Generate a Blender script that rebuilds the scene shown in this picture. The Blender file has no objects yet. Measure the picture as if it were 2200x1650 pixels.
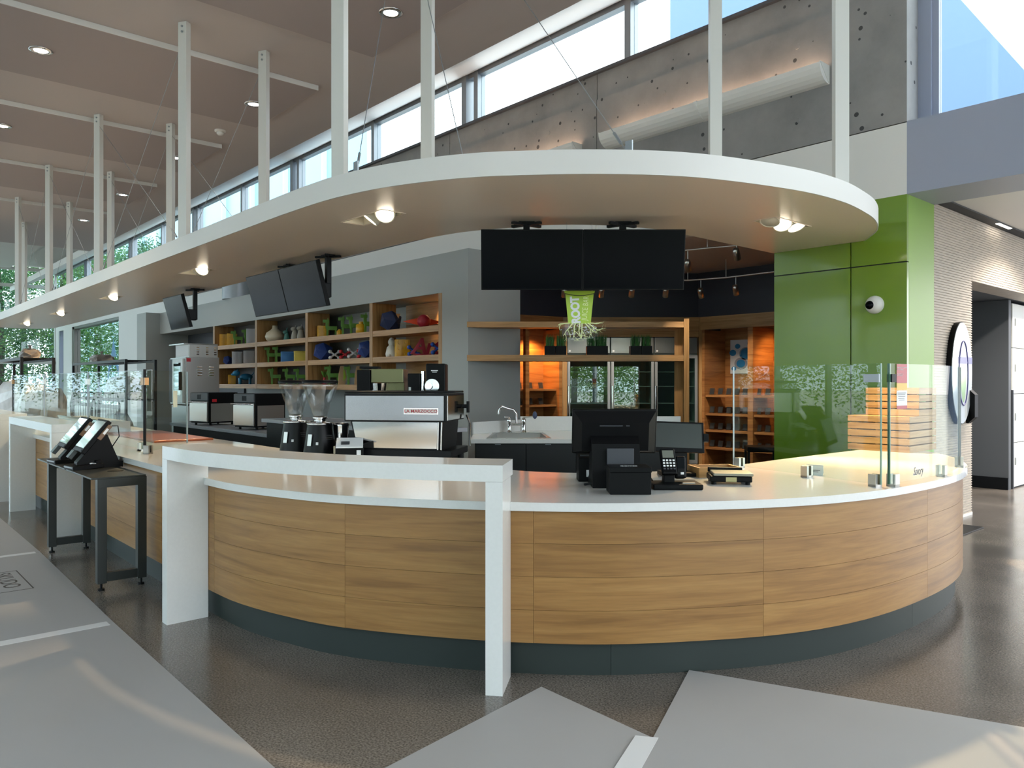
import bpy, bmesh, math, random
from mathutils import Vector, Matrix
from mathutils.geometry import tessellate_polygon
random.seed(7)
R = math.radians
scene = bpy.context.scene
COL = scene.collection
# ------------------------------------------------------------------ camera
cam = bpy.data.cameras.new('camera'); camo = bpy.data.objects.new('camera', cam); COL.objects.link(camo)
cam.sensor_width = 36.0; cam.lens = 36.0 * 1652 / 2200; cam.shift_y = -3.0 / 2200
cam.clip_start = 0.05; cam.clip_end = 400
camo.location = (0, 0, 1.45); camo.rotation_euler = (R(90), 0, R(48.49))
scene.camera = camo
# ------------------------------------------------------------------ sky and exposure
W = bpy.data.worlds.new('sky'); scene.world = W; W.use_nodes = True
bg = W.node_tree.nodes['Background']
bg.inputs[1].default_value = 3.2
_N = W.node_tree.nodes; _L = W.node_tree.links           # hazy sky: white toward the sun side, pale blue away from it
_tc = _N.new('ShaderNodeTexCoord'); _dp = _N.new('ShaderNodeVectorMath'); _dp.operation = 'DOT_PRODUCT'; _dp.inputs[1].default_value = (0.10, 0.89, 0.44)
_rp = _N.new('ShaderNodeValToRGB'); _rp.color_ramp.elements[0].position = 0.35; _rp.color_ramp.elements[1].position = 0.93
_rp.color_ramp.elements[0].color = (0.72, 0.87, 1.0, 1); _rp.color_ramp.elements[1].color = (1.0, 1.0, 1.0, 1)
_mr = _N.new('ShaderNodeMapRange'); _mr.inputs[1].default_value = -1.0
_L.new(_tc.outputs['Generated'], _dp.inputs[0]); _L.new(_dp.outputs['Value'], _mr.inputs[0]); _L.new(_mr.outputs[0], _rp.inputs[0]); _L.new(_rp.outputs[0], bg.inputs[0])
vs = scene.view_settings
vs.view_transform = 'Standard'; vs.look = 'None'; vs.exposure = 0.76; vs.gamma = 1.0; vs.use_curve_mapping = False
cy = scene.cycles
cy.use_denoising = True; cy.use_adaptive_sampling = True; cy.adaptive_threshold = 0.02
cy.max_bounces = 8; cy.diffuse_bounces = 4; cy.glossy_bounces = 4
cy.transparent_max_bounces = 16; cy.sample_clamp_indirect = 6.0; cy.caustics_reflective = False; cy.caustics_refractive = False
# ------------------------------------------------------------------ helpers
def lin(c):
    if isinstance(c, str):
        c = [int(c[i:i+2], 16) / 255 for i in (1, 3, 5)]
        return tuple(x / 12.92 if x <= 0.04045 else ((x + 0.055) / 1.055) ** 2.4 for x in c)
    return tuple(c)
class MB:
    def __init__(s): s.v = []; s.f = []; s.s = []
    def add(s, vs, fs, smooth=False, M=None):
        n = len(s.v)
        for p in vs:
            p = Vector(p)
            s.v.append(tuple(M @ p) if M is not None else tuple(p))
        for f in fs: s.f.append([i + n for i in f]); s.s.append(smooth)
        return s
    def box(s, a, b, M=None):
        x0, y0, z0 = a; x1, y1, z1 = b
        return s.add([(x0,y0,z0),(x1,y0,z0),(x1,y1,z0),(x0,y1,z0),(x0,y0,z1),(x1,y0,z1),(x1,y1,z1),(x0,y1,z1)],
              [(0,3,2,1),(4,5,6,7),(0,1,5,4),(1,2,6,5),(2,3,7,6),(3,0,4,7)], False, M)
    def cb(s, c, d, M=None):
        return s.box((c[0]-d[0]/2, c[1]-d[1]/2, c[2]-d[2]/2), (c[0]+d[0]/2, c[1]+d[1]/2, c[2]+d[2]/2), M)
    def cyl(s, p0, p1, r0, r1=None, n=16, caps=True, smooth=True, M=None):
        p0 = Vector(p0); p1 = Vector(p1); r1 = r0 if r1 is None else r1
        d = (p1 - p0).normalized(); a = d.orthogonal().normalized(); b = d.cross(a)
        vs = []
        for p, r in ((p0, r0), (p1, r1)):
            for i in range(n):
                t = 2 * math.pi * i / n
                vs.append(p + (a * math.cos(t) + b * math.sin(t)) * r)
        s.add(vs, [(i, (i+1) % n, n + (i+1) % n, n + i) for i in range(n)], smooth, M)
        if caps: s.add(vs, [tuple(range(n-1, -1, -1)), tuple(range(n, 2*n))], False, M)
        return s
    def tube(s, pts, r, n=8, M=None):
        pts = [Vector(p) for p in pts]; rings = []; prev = None
        for i, p in enumerate(pts):
            d = (pts[min(i+1, len(pts)-1)] - pts[max(i-1, 0)]).normalized()
            a = d.orthogonal().normalized() if prev is None else (prev - d * prev.dot(d)).normalized()
            prev = a; b = d.cross(a); rr = r[i] if isinstance(r, (list, tuple)) else r
            rings.append([p + (a * math.cos(2*math.pi*k/n) + b * math.sin(2*math.pi*k/n)) * rr for k in range(n)])
        vs = [q for ring in rings for q in ring]
        fs = [(i*n+k, i*n+(k+1)%n, (i+1)*n+(k+1)%n, (i+1)*n+k) for i in range(len(pts)-1) for k in range(n)]
        s.add(vs, fs, True, M)
        s.add(vs, [tuple(range(n-1, -1, -1)), tuple(range((len(pts)-1)*n, len(pts)*n))], False, M)
        return s
    def lathe(s, prof, n=24, M=None, smooth=True):
        vs = [(r * math.cos(2*math.pi*k/n), r * math.sin(2*math.pi*k/n), z) for r, z in prof for k in range(n)]
        fs = [(i*n+k, i*n+(k+1)%n, (i+1)*n+(k+1)%n, (i+1)*n+k) for i in range(len(prof)-1) for k in range(n)]
        s.add(vs, fs, smooth, M)
        caps = []
        if prof[0][0] > 1e-6: caps.append(tuple(range(n-1, -1, -1)))
        if prof[-1][0] > 1e-6: caps.append(tuple(range((len(prof)-1)*n, len(prof)*n)))
        if caps: s.add(vs, caps, False, M)
        return s
    def prism(s, poly, z0, z1, holes=(), M=None):
        loops = [list(poly)] + [list(h) for h in holes]
        flat = [p for l in loops for p in l]; n = len(flat)
        tris = tessellate_polygon([[Vector((p[0], p[1], 0)) for p in l] for l in loops])
        vs = [(p[0], p[1], z0) for p in flat] + [(p[0], p[1], z1) for p in flat]
        fs = []
        for t in tris:
            a, b, c = [flat[i] for i in t]
            ccw = (b[0]-a[0])*(c[1]-a[1]) - (b[1]-a[1])*(c[0]-a[0]) > 0
            t = tuple(t) if ccw else tuple(reversed(t))
            fs.append(tuple(i + n for i in t)); fs.append(tuple(reversed(t)))
        s.add(vs, fs, False, M); o = 0
        for li, l in enumerate(loops):
            m = len(l); ar = sum(l[i][0]*l[(i+1)%m][1] - l[(i+1)%m][0]*l[i][1] for i in range(m))
            side = []
            for i in range(m):
                j = (i+1) % m; q = (o+i, o+j, o+j+n, o+i+n)
                side.append(q if (ar > 0) == (li == 0) else tuple(reversed(q)))
            s.add(vs, side, False, M); o += m
        return s
    def sph(s, c, r, n=12, m=8, M=None, sc=(1,1,1)):
        prof = [(math.sin(math.pi*i/m), -math.cos(math.pi*i/m)) for i in range(m+1)]
        vs = [(c[0]+r*sc[0]*a*math.cos(2*math.pi*k/n), c[1]+r*sc[1]*a*math.sin(2*math.pi*k/n), c[2]+r*sc[2]*z) for a, z in prof for k in range(n)]
        return s.add(vs, [(i*n+k, i*n+(k+1)%n, (i+1)*n+(k+1)%n, (i+1)*n+k) for i in range(m) for k in range(n)], True, M)
    def quadstrip(s, A, B, smooth=False):
        n = len(A); return s.add(list(A)+list(B), [(i, i+1, n+i+1, n+i) for i in range(n-1)], smooth)
    def data(s, name):
        me = bpy.data.meshes.new(name); me.from_pydata(s.v, [], s.f); me.polygons.foreach_set('use_smooth', s.s); me.update()
        return me
def link(name, me, m, parent=None, bevel=0.0, seg=2):
    o = bpy.data.objects.new(name, me); COL.objects.link(o)
    if m is not None and not me.materials: me.materials.append(m)
    if parent is not None: o.parent = parent
    if bevel:
        b = o.modifiers.new('bevel', 'BEVEL'); b.width = bevel; b.segments = seg; b.limit_method = 'ANGLE'; b.angle_limit = R(40)
    return o
def tag(o, label=None, cat=None, group=None, kind=None):
    if label: o['label'] = label
    if cat: o['category'] = cat
    if group: o['group'] = group
    if kind: o['kind'] = kind
    return o
def thing(name, label, cat, loc=(0,0,0), rz=0.0, group=None):
    o = bpy.data.objects.new(name, None); COL.objects.link(o); o.empty_display_size = 0.1
    o.location = loc; o.rotation_euler = (0, 0, rz)
    return tag(o, label, cat, group)
def part(parent, name, mb, m, bevel=0.0, label=None):
    o = link(name, mb.data(name), m, parent, bevel)
    if label: o['label'] = label
    return o
def solo(name, mb, m, label, cat, group=None, bevel=0.0, loc=(0,0,0), rz=0.0):
    o = link(name, mb.data(name), m, None, bevel); o.location = loc; o.rotation_euler = (0, 0, rz)
    return tag(o, label, cat, group)
def struct(name, mb, m, bevel=0.0):
    o = link(name, mb.data(name), m, None, bevel); o['kind'] = 'structure'; return o
def structE(name):
    o = bpy.data.objects.new(name, None); COL.objects.link(o); o['kind'] = 'structure'; return o
def dup(root, loc=None, rz=None, label=None):
    def cp(o, p):
        c = o.copy(); COL.objects.link(c); c.parent = p
        for ch in list(o.children): cp(ch, c)
        return c
    r = cp(root, None)
    if loc is not None: r.location = loc
    if rz is not None: r.rotation_euler = (0, 0, rz)
    if label: r['label'] = label
    return r
def textfit(body, w, h, M, ext=0.0008, space=1.0, bold=0.0, shear=0.0):
    q = text(body, 1.0, Matrix.Identity(4), 0.0, space, bold, 'LEFT', shear)
    x0 = min(v[0] for v in q.v); x1 = max(v[0] for v in q.v); y0 = min(v[1] for v in q.v); y1 = max(v[1] for v in q.v)
    S = Matrix.Diagonal((w / (x1 - x0), h / (y1 - y0), 1, 1)) @ TM(-x0, -y0, 0)
    out = MB(); out.add(q.v, q.f, False, M @ S); return out
def text(body, size, M, ext=0.0008, space=1.0, bold=0.0, align='LEFT', shear=0.0):
    cu = bpy.data.curves.new('t', 'FONT'); cu.body = body; cu.size = size; cu.extrude = ext; cu.space_character = space
    cu.offset = bold; cu.align_x = align; cu.shear = shear; cu.resolution_u = 3
    o = bpy.data.objects.new('t', cu); COL.objects.link(o)
    dg = bpy.context.evaluated_depsgraph_get(); me = bpy.data.meshes.new_from_object(o.evaluated_get(dg))
    bpy.data.objects.remove(o); bpy.data.curves.remove(cu)
    mb = MB(); mb.add([v.co for v in me.vertices], [list(p.vertices) for p in me.polygons], False, M)
    bpy.data.meshes.remove(me)
    return mb
FRONT = Matrix(((1,0,0,0),(0,0,-1,0),(0,1,0,0),(0,0,0,1)))   # text plane: x right, y up, facing -Y
def TM(x, y, z): return Matrix.Translation((x, y, z))
def RZ(a): return Matrix.Rotation(a, 4, 'Z')
def RX(a): return Matrix.Rotation(a, 4, 'X')
def RY(a): return Matrix.Rotation(a, 4, 'Y')
# ------------------------------------------------------------------ materials
MATS = {}
def mat(name, color, rough=0.5, metal=0.0, emit=None, es=1.0, spec=0.5, coat=0.0, noise=None, bump=None, aniso=None):
    """noise=(scale xyz, colour2, detail, lo, hi); bump=(scale xyz, strength)"""
    m = bpy.data.materials.new(name); m.use_nodes = True; nt = m.node_tree; N = nt.nodes; L = nt.links
    b = N['Principled BSDF']; c = lin(color)
    b.inputs['Base Color'].default_value = (*c, 1); b.inputs['Roughness'].default_value = rough
    b.inputs['Metallic'].default_value = metal; b.inputs['Specular IOR Level'].default_value = spec
    if coat: b.inputs['Coat Weight'].default_value = coat; b.inputs['Coat Roughness'].default_value = 0.08
    if emit: b.inputs['Emission Color'].default_value = (*lin(emit), 1); b.inputs['Emission Strength'].default_value = es
    def noi(sc, det):
        tc = N.new('ShaderNodeTexCoord'); mp = N.new('ShaderNodeMapping'); mp.inputs['Scale'].default_value = sc
        n = N.new('ShaderNodeTexNoise'); n.inputs['Scale'].default_value = 1.0; n.inputs['Detail'].default_value = det
        L.new(tc.outputs['Object'], mp.inputs[0]); L.new(mp.outputs[0], n.inputs['Vector']); return n
    if noise:
        n = noi(noise[0], noise[2]); r = N.new('ShaderNodeValToRGB')
        r.color_ramp.elements[0].position = noise[3]; r.color_ramp.elements[1].position = noise[4]
        r.color_ramp.elements[0].color = (*c, 1); r.color_ramp.elements[1].color = (*lin(noise[1]), 1)
        L.new(n.outputs['Fac'], r.inputs[0]); L.new(r.outputs[0], b.inputs['Base Color'])
    if bump:
        n = noi(bump[0], 3.0); bp = N.new('ShaderNodeBump'); bp.inputs['Strength'].default_value = bump[1]; bp.inputs['Distance'].default_value = 0.01
        L.new(n.outputs['Fac'], bp.inputs['Height']); L.new(bp.outputs[0], b.inputs['Normal'])
    MATS[name] = m; return m
def wood(name, c1, c2, c3, along, rough=0.42, k=1.0):
    """grain stretched along axis 'x','y','z' or 'h' (both horizontal axes)"""
    m = bpy.data.materials.new(name); m.use_nodes = True; nt = m.node_tree; N = nt.nodes; L = nt.links
    b = N['Principled BSDF']; b.inputs['Roughness'].default_value = rough
    lo, hi = 1.0 * k, 17.0 * k
    sc = {'x': (lo, hi, hi), 'y': (hi, lo, hi), 'z': (hi, hi, lo), 'h': (lo, lo, hi)}[along]
    tc = N.new('ShaderNodeTexCoord'); geo = N.new('ShaderNodeObjectInfo')
    off = N.new('ShaderNodeVectorMath'); off.operation = 'MULTIPLY_ADD'
    cmb = N.new('ShaderNodeCombineXYZ')
    for i in range(3): L.new(geo.outputs['Random'], cmb.inputs[i])
    off.inputs[1].default_value = (7, 7, 7)
    L.new(cmb.outputs[0], off.inputs[0]); L.new(tc.outputs['Object'], off.inputs[2])
    mp = N.new('ShaderNodeMapping'); mp.inputs['Scale'].default_value = sc
    n = N.new('ShaderNodeTexNoise'); n.inputs['Scale'].default_value = 1; n.inputs['Detail'].default_value = 7; n.inputs['Distortion'].default_value = 0.9
    r = N.new('ShaderNodeValToRGB'); e = r.color_ramp.elements
    e[0].position = 0.33; e[0].color = (*lin(c3), 1); e[1].position = 0.68; e[1].color = (*lin(c1), 1)
    mid = e.new(0.48); mid.color = (*lin(c2), 1)
    L.new(off.outputs[0], mp.inputs[0]); L.new(mp.outputs[0], n.inputs['Vector']); L.new(n.outputs['Fac'], r.inputs[0])
    mp2 = N.new('ShaderNodeMapping'); mp2.inputs['Scale'].default_value = tuple(x * 7 for x in sc)
    n2 = N.new('ShaderNodeTexNoise'); n2.inputs['Scale'].default_value = 1; n2.inputs['Detail'].default_value = 2
    L.new(off.outputs[0], mp2.inputs[0]); L.new(mp2.outputs[0], n2.inputs['Vector'])
    mx = N.new('ShaderNodeMixRGB'); mx.blend_type = 'MULTIPLY'; mx.inputs[0].default_value = 0.35
    L.new(r.outputs[0], mx.inputs[1]); L.new(n2.outputs['Fac'], mx.inputs[2])
    hv = N.new('ShaderNodeHueSaturation'); hv.inputs['Saturation'].default_value = 1.0
    mr = N.new('ShaderNodeMapRange'); mr.inputs[3].default_value = 0.97; mr.inputs[4].default_value = 1.05
    L.new(geo.outputs['Random'], mr.inputs[0]); L.new(mr.outputs[0], hv.inputs['Value']); L.new(mx.outputs[0], hv.inputs['Color'])
    L.new(hv.outputs[0], b.inputs['Base Color'])
    MATS[name] = m; return m
def glassm(name, tint, refl=0.05, rough=0.0, haze=0.0):
    m = bpy.data.materials.new(name); m.use_nodes = True; nt = m.node_tree; N = nt.nodes; L = nt.links
    N.remove(N['Principled BSDF']); out = N['Material Output']
    tr = N.new('ShaderNodeBsdfTransparent'); tr.inputs[0].default_value = (*tint, 1)
    gl = N.new('ShaderNodeBsdfGlossy'); gl.inputs['Roughness'].default_value = rough
    lw = N.new('ShaderNodeLayerWeight'); lw.inputs[0].default_value = 0.5
    pw = N.new('ShaderNodeMath'); pw.operation = 'POWER'; pw.inputs[1].default_value = 5.0
    ma = N.new('ShaderNodeMath'); ma.operation = 'MULTIPLY_ADD'; ma.inputs[1].default_value = 0.28 - refl; ma.inputs[2].default_value = refl
    mx = N.new('ShaderNodeMixShader')
    L.new(lw.outputs['Facing'], pw.inputs[0]); L.new(pw.outputs[0], ma.inputs[0]); L.new(ma.outputs[0], mx.inputs[0])
    L.new(tr.outputs[0], mx.inputs[1]); L.new(gl.outputs[0], mx.inputs[2])
    last = mx
    if haze:
        df = N.new('ShaderNodeBsdfDiffuse'); df.inputs[0].default_value = (0.8, 0.88, 0.9, 1)
        m2 = N.new('ShaderNodeMixShader'); m2.inputs[0].default_value = haze
        L.new(mx.outputs[0], m2.inputs[1]); L.new(df.outputs[0], m2.inputs[2]); last = m2
    L.new(last.outputs[0], out.inputs['Surface']); MATS[name] = m; return m
M_white = mat('white_solid_surface', (0.70, 0.705, 0.69), 0.16, noise=((60, 60, 60), (0.685, 0.69, 0.675), 4, 0.4, 0.6), coat=0.2)
M_oak = wood('oak_veneer', '#aa8049', '#9e733f', '#8a6233', 'h', 0.36, 1.0)
M_oakx = wood('oak_shelf', '#c39a68', '#b58a58', '#9c7446', 'h', 0.45)
M_oakz = wood('oak_post', '#bb935f', '#ad8350', '#946d40', 'z', 0.45)
M_crate = wood('crate_wood', '#c9a068', '#bb9058', '#a57a45', 'h', 0.5)
M_toe = mat('toe_kick_laminate', '#2b3331', 0.5, spec=0.3)
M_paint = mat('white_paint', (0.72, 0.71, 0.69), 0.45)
M_canopy = mat('canopy_paint_warm_bounce', (0.86, 0.74, 0.62), 0.28)  # white satin paint tinted tan: warm bounce light put into the colour
M_post = mat('white_steel', (0.66, 0.66, 0.63), 0.4)
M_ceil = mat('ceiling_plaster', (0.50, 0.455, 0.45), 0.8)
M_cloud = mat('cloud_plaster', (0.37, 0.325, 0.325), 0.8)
M_ceil2 = mat('window_lit_ceiling', (0.75, 0.74, 0.72), 0.8)  # paler than the near ceiling: end-window light put into the colour
M_grey = mat('grey_paint', '#9da19f', 0.5)
M_dgrey = mat('charcoal_paint', '#3b3e44', 0.55)
M_navy = mat('dark_navy_paint', '#252733', 0.5)
M_beam = mat('blue_grey_paint', '#979db0', 0.45)
M_green = mat('green_lacquer', '#668712', 0.28, coat=0.3)
M_green2 = mat('green_lacquer_side', '#7aa038', 0.4)
M_black = mat('black_plastic', '#08090b', 0.45, spec=0.14)
M_blackm = mat('black_metal', '#0f1114', 0.45, spec=0.2)
M_screen = mat('screen_glass', '#03050a', 0.16, spec=0.07)
M_steel = mat('brushed_steel', (0.42, 0.42, 0.41), 0.28, 1.0, bump=((2, 2, 160), 0.03))
M_steeld = mat('dull_steel', (0.45, 0.45, 0.43), 0.36, 1.0)
M_chrome = mat('chrome', (0.75, 0.75, 0.76), 0.08, 1.0)
M_alu = mat('aluminium_frame', '#9aa0a6', 0.4, 0.5)
M_gun = mat('gunmetal_table', '#3a3e3d', 0.38, 0.4)
M_glass = glassm('clear_glass', (0.93, 0.97, 0.95), 0.035)
M_winglass = glassm('window_glass', (0.90, 0.96, 0.97), 0.05)
M_frost = glassm('pale_glass', (0.72, 0.88, 0.95), 0.05, haze=0.12)
M_acry = glassm('clear_acrylic', (0.95, 0.95, 0.95), 0.06)
M_lamp = mat('lamp_lens', (1, 1, 1), 0.4, emit=(1.0, 0.86, 0.66), es=9.0)
M_lampw = mat('downlight_lens', (1, 1, 1), 0.4, emit=(1.0, 0.93, 0.82), es=9.0)
M_cream = mat('cream_lamp_housing', (0.78, 0.74, 0.62), 0.4)
M_board = mat('floor_board', (0.385, 0.38, 0.378), 0.55, noise=((1.1, 1.1, 1), (0.375, 0.365, 0.355), 5, 0.35, 0.7))
M_tape = mat('white_tape', (0.72, 0.72, 0.72), 0.5)
M_paper = mat('white_paper', (0.75, 0.77, 0.78), 0.6)
M_ink = mat('black_ink', (0.02, 0.02, 0.02), 0.6)
def concrete():
    m = bpy.data.materials.new('cast_concrete'); m.use_nodes = True; N = m.node_tree.nodes; L = m.node_tree.links
    b = N['Principled BSDF']; b.inputs['Roughness'].default_value = 0.8
    tc = N.new('ShaderNodeTexCoord')
    n = N.new('ShaderNodeTexNoise'); n.inputs['Scale'].default_value = 1.3; n.inputs['Detail'].default_value = 9; n.inputs['Roughness'].default_value = 0.65
    r = N.new('ShaderNodeValToRGB'); r.color_ramp.elements[0].position = 0.3; r.color_ramp.elements[1].position = 0.7
    r.color_ramp.elements[0].color = (0.20, 0.195, 0.20, 1); r.color_ramp.elements[1].color = (0.31, 0.30, 0.30, 1)
    L.new(tc.outputs['Object'], n.inputs['Vector']); L.new(n.outputs['Fac'], r.inputs[0])
    v = N.new('ShaderNodeTexVoronoi'); v.inputs['Scale'].default_value = 6.5; L.new(tc.outputs['Object'], v.inputs['Vector'])
    v2 = N.new('ShaderNodeTexNoise'); v2.inputs['Scale'].default_value = 2.2; L.new(tc.outputs['Object'], v2.inputs['Vector'])
    th = N.new('ShaderNodeMath'); th.operation = 'MULTIPLY_ADD'; th.inputs[1].default_value = 0.42; th.inputs[2].default_value = -0.105
    L.new(v2.outputs['Fac'], th.inputs[0])
    lt = N.new('ShaderNodeMath'); lt.operation = 'LESS_THAN'; L.new(v.outputs['Distance'], lt.inputs[0]); L.new(th.outputs[0], lt.inputs[1])
    mx = N.new('ShaderNodeMixRGB'); mx.inputs[2].default_value = (0.05, 0.05, 0.055, 1); L.new(lt.outputs[0], mx.inputs[0]); L.new(r.outputs[0], mx.inputs[1])
    L.new(mx.outputs[0], b.inputs['Base Color'])
    bp = N.new('ShaderNodeBump'); bp.inputs['Strength'].default_value = 0.25; bp.inputs['Distance'].default_value = 0.01
    L.new(n.outputs['Fac'], bp.inputs['Height']); L.new(bp.outputs[0], b.inputs['Normal']); return m
M_conc = concrete()
def floorm():
    m = bpy.data.materials.new('polished_concrete'); m.use_nodes = True; N = m.node_tree.nodes; L = m.node_tree.links
    b = N['Principled BSDF']; tc = N.new('ShaderNodeTexCoord')
    n = N.new('ShaderNodeTexNoise'); n.inputs['Scale'].default_value = 1.1; n.inputs['Detail'].default_value = 8
    r = N.new('ShaderNodeValToRGB'); r.color_ramp.elements[0].position = 0.3; r.color_ramp.elements[1].position = 0.72
    r.color_ramp.elements[0].color = (0.095, 0.084, 0.074, 1); r.color_ramp.elements[1].color = (0.175, 0.153, 0.132, 1)
    L.new(tc.outputs['Object'], n.inputs['Vector']); L.new(n.outputs['Fac'], r.inputs[0])
    v = N.new('ShaderNodeTexNoise'); v.inputs['Scale'].default_value = 110; v.inputs['Detail'].default_value = 2; L.new(tc.outputs['Object'], v.inputs['Vector'])
    r2 = N.new('ShaderNodeValToRGB'); r2.color_ramp.elements[0].position = 0.30; r2.color_ramp.elements[1].position = 0.75
    r2.color_ramp.elements[0].color = (0.45, 0.45, 0.45, 1); r2.color_ramp.elements[1].color = (1.9, 1.9, 1.9, 1)
    L.new(v.outputs['Fac'], r2.inputs[0])
    mx = N.new('ShaderNodeMixRGB'); mx.blend_type = 'MULTIPLY'; mx.inputs[0].default_value = 1.0
    L.new(r.outputs[0], mx.inputs[1]); L.new(r2.outputs[0], mx.inputs[2]); L.new(mx.outputs[0], b.inputs['Base Color'])
    mr = N.new('ShaderNodeMapRange'); mr.inputs[3].default_value = 0.12; mr.inputs[4].default_value = 0.30
    L.new(n.outputs['Fac'], mr.inputs[0]); L.new(mr.outputs[0], b.inputs['Roughness']); return m
M_floor = floorm()
# ================================================================== STRUCTURE
XE = -40.0
struct('ground', MB().box((-140, -90, -0.4), (90, 110, -0.1)), mat('outdoor_paving', (0.55, 0.54, 0.51), 0.9))
struct('floor', MB().box((XE, -6, -0.1), (6, 14, 0)), M_floor)
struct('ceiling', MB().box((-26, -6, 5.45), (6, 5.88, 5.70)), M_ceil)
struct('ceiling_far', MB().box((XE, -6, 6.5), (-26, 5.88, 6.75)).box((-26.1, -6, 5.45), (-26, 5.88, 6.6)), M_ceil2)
struct('ceiling_scoop', MB().prism([(5.88, 5.45), (7.70, 6.42), (7.70, 6.62), (5.88, 5.66)], XE, 6,
       M=Matrix(((0,0,1,0),(1,0,0,0),(0,1,0,0),(0,0,0,1)))), M_paint)
struct('roof', MB().box((XE, 5.7, 6.62), (6, 7.95, 6.75)), M_paint)
# --- concrete upper wall: cast panels with joints, band and form-tie plugs
wb = structE('wall_back')
ed = [-2.98, -6.93, -10.2, -13.5, -16.8, -20.1, -23.4]
M_conc2 = mat('concrete_groove', (0.06, 0.06, 0.06), 0.9)
part(wb, 'joint_backing', MB().box((-23.4, 7.70, 3.95), (-2.99, 7.98, 5.54)), M_conc2)
for i in range(6):
    a, b = ed[i+1] + 0.006, ed[i] - (0.006 if i else 0)
    part(wb, 'concrete_panel', MB().box((a, 7.64, 3.93), (b, 7.99, 5.22)), M_conc)
    part(wb, 'concrete_band', MB().box((a, 7.652, 5.222), (b, 7.99, 5.56)), M_conc)
    tm = MB()
    for k in range(2):
        for z in (4.22, 5.0):
            x = a + (b - a) * (0.28 + 0.44 * k)
            tm.cyl((x, 7.642, z), (x, 7.634, z), 0.033, 0.028, 14)
    part(wb, 'tie_plugs', tm, M_conc)
part(wb, 'window_ledge', MB().box((-23.4, 7.60, 5.56), (-2.98, 8.0, 5.60)), mat('dark_ledge', '#55565c', 0.4, 0.3))
wp = structE('wall_white')
we = [-2.98, -6.94, -14.63, -22.7]
for i in range(3):
    part(wp, 'white_panel', MB().box((we[i+1] + 0.004, 7.64, 3.24), (we[i] - (0.004 if i else 0), 7.90, 3.92)), M_paint)
part(wp, 'shadow_gap', MB().box((-22.7, 7.68, 3.90), (-2.98, 7.9, 3.95)), M_ink)
wl = MB()   # white wall beyond the kitchen, with two window openings
wl.box((-29.7, 7.64, 0), (-22.7, 7.94, 5.56)).box((-36.8, 7.64, 3.8), (-29.7, 7.94, 5.56)).box((-36.8, 7.64, 0), (-29.7, 7.94, 0.5))
wl.box((-38.4, 7.64, 0), (-36.8, 7.94, 5.56)).box((-39.3, 7.64, 3.75), (-38.4, 7.94, 5.56)).box((XE, 7.64, 0), (-39.3, 7.94, 5.56))
struct('wall_kitchen', wl, M_paint)
def window(n, frame, panes, gm=None, fm=None):
    w = structE('window_%d' % n)
    for f in frame: part(w, 'frame', f, fm or M_alu)
    for p in panes: part(w, 'pane', p, gm or M_winglass)
    return w
# --- clerestory
fr = [MB().box((XE, 7.66, 5.58), (-2.98, 7.78, 5.63)), MB().box((XE, 7.66, 6.32), (-2.98, 7.78, 6.42))]
xs = [-3.3 - 3.1 * i for i in range(12)]
for i, x in enumerate(xs):
    w = 0.05
    fr.append(MB().box((x - w, 7.64, 5.58), (x + w, 7.80, 6.40)))
    if i % 2 == 0 and i: fr.append(MB().box((x - 0.34, 7.62, 5.56), (x - 0.22, 7.80, 6.42)))
pn = [MB().box((xs[i+1] + 0.05, 7.71, 5.63), (xs[i] - 0.05, 7.725, 6.33)) for i in range(11)] + [MB().box((XE, 7.71, 5.63), (xs[-1] - 0.05, 7.725, 6.33))]
window(1, fr, pn)
# --- kitchen window
window(2, [MB().box((-36.8, 7.66, 0.5), (-36.5, 7.9, 3.8)), MB().box((-29.8, 7.66, 0.5), (-29.7, 7.9, 3.8)), MB().box((-36.8, 7.66, 3.7), (-29.7, 7.9, 3.8)),
           MB().box((-36.8, 7.66, 0.5), (-29.7, 7.9, 0.62))],
       [MB().box((-36.5, 7.78, 0.62), (-29.8, 7.80, 3.7))], None, mat('bronze_frame', '#5a5650', 0.4, 0.3))
window(3, [MB().box((-39.3, 7.66, 0), (-39.2, 7.9, 3.75)), MB().box((-38.5, 7.66, 0), (-38.4, 7.9, 3.75))], [MB().box((-39.2, 7.78, 0), (-38.5, 7.80, 3.75))], None, M_beam)
# --- end wall of glass
fr, pn = [], []
ys = [-6, -3.3, -0.6, 2.1, 4.8, 7.64]; zs = [0.1, 2.35, 5.75, 6.5]
for y in ys: fr.append(MB().box((XE - 0.1, y - 0.04, 0), (XE + 0.05, y + 0.04, 6.5)))
for z in zs: fr.append(MB().box((XE - 0.1, -6, z - 0.07), (XE + 0.05, 7.64, z + 0.07)))
for i in range(5):
    for j in range(3): pn.append(MB().box((XE - 0.03, ys[i] + .04, zs[j] + .07), (XE - 0.015, ys[i+1] - .04, zs[j+1] - .07)))
window(4, fr, pn, None, M_post)
# --- glazed front behind the viewpoint (street side) and glazed right side
fr = []
for i in range(19): fr.append(MB().box((-40 + i * 2.55 - 0.05, -6.15, 0), (-40 + i * 2.55 + 0.05, -6, 5.45)))
fr.append(MB().box((-40, -6.1, 2.6), (6, -6.02, 2.7))); fr.append(MB().box((-40, -6.2, 5.3), (6, -5.95, 5.6)))
window(5, fr, [])
fr = [MB().box((6, -6 + i * 2.5 - 0.05, 0), (6.15, -6 + i * 2.5 + 0.05, 5.45)) for i in range(9)]
fr.append(MB().box((6, -6, 2.6), (6.1, 14, 2.7)))
window(6, fr, [])
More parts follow.
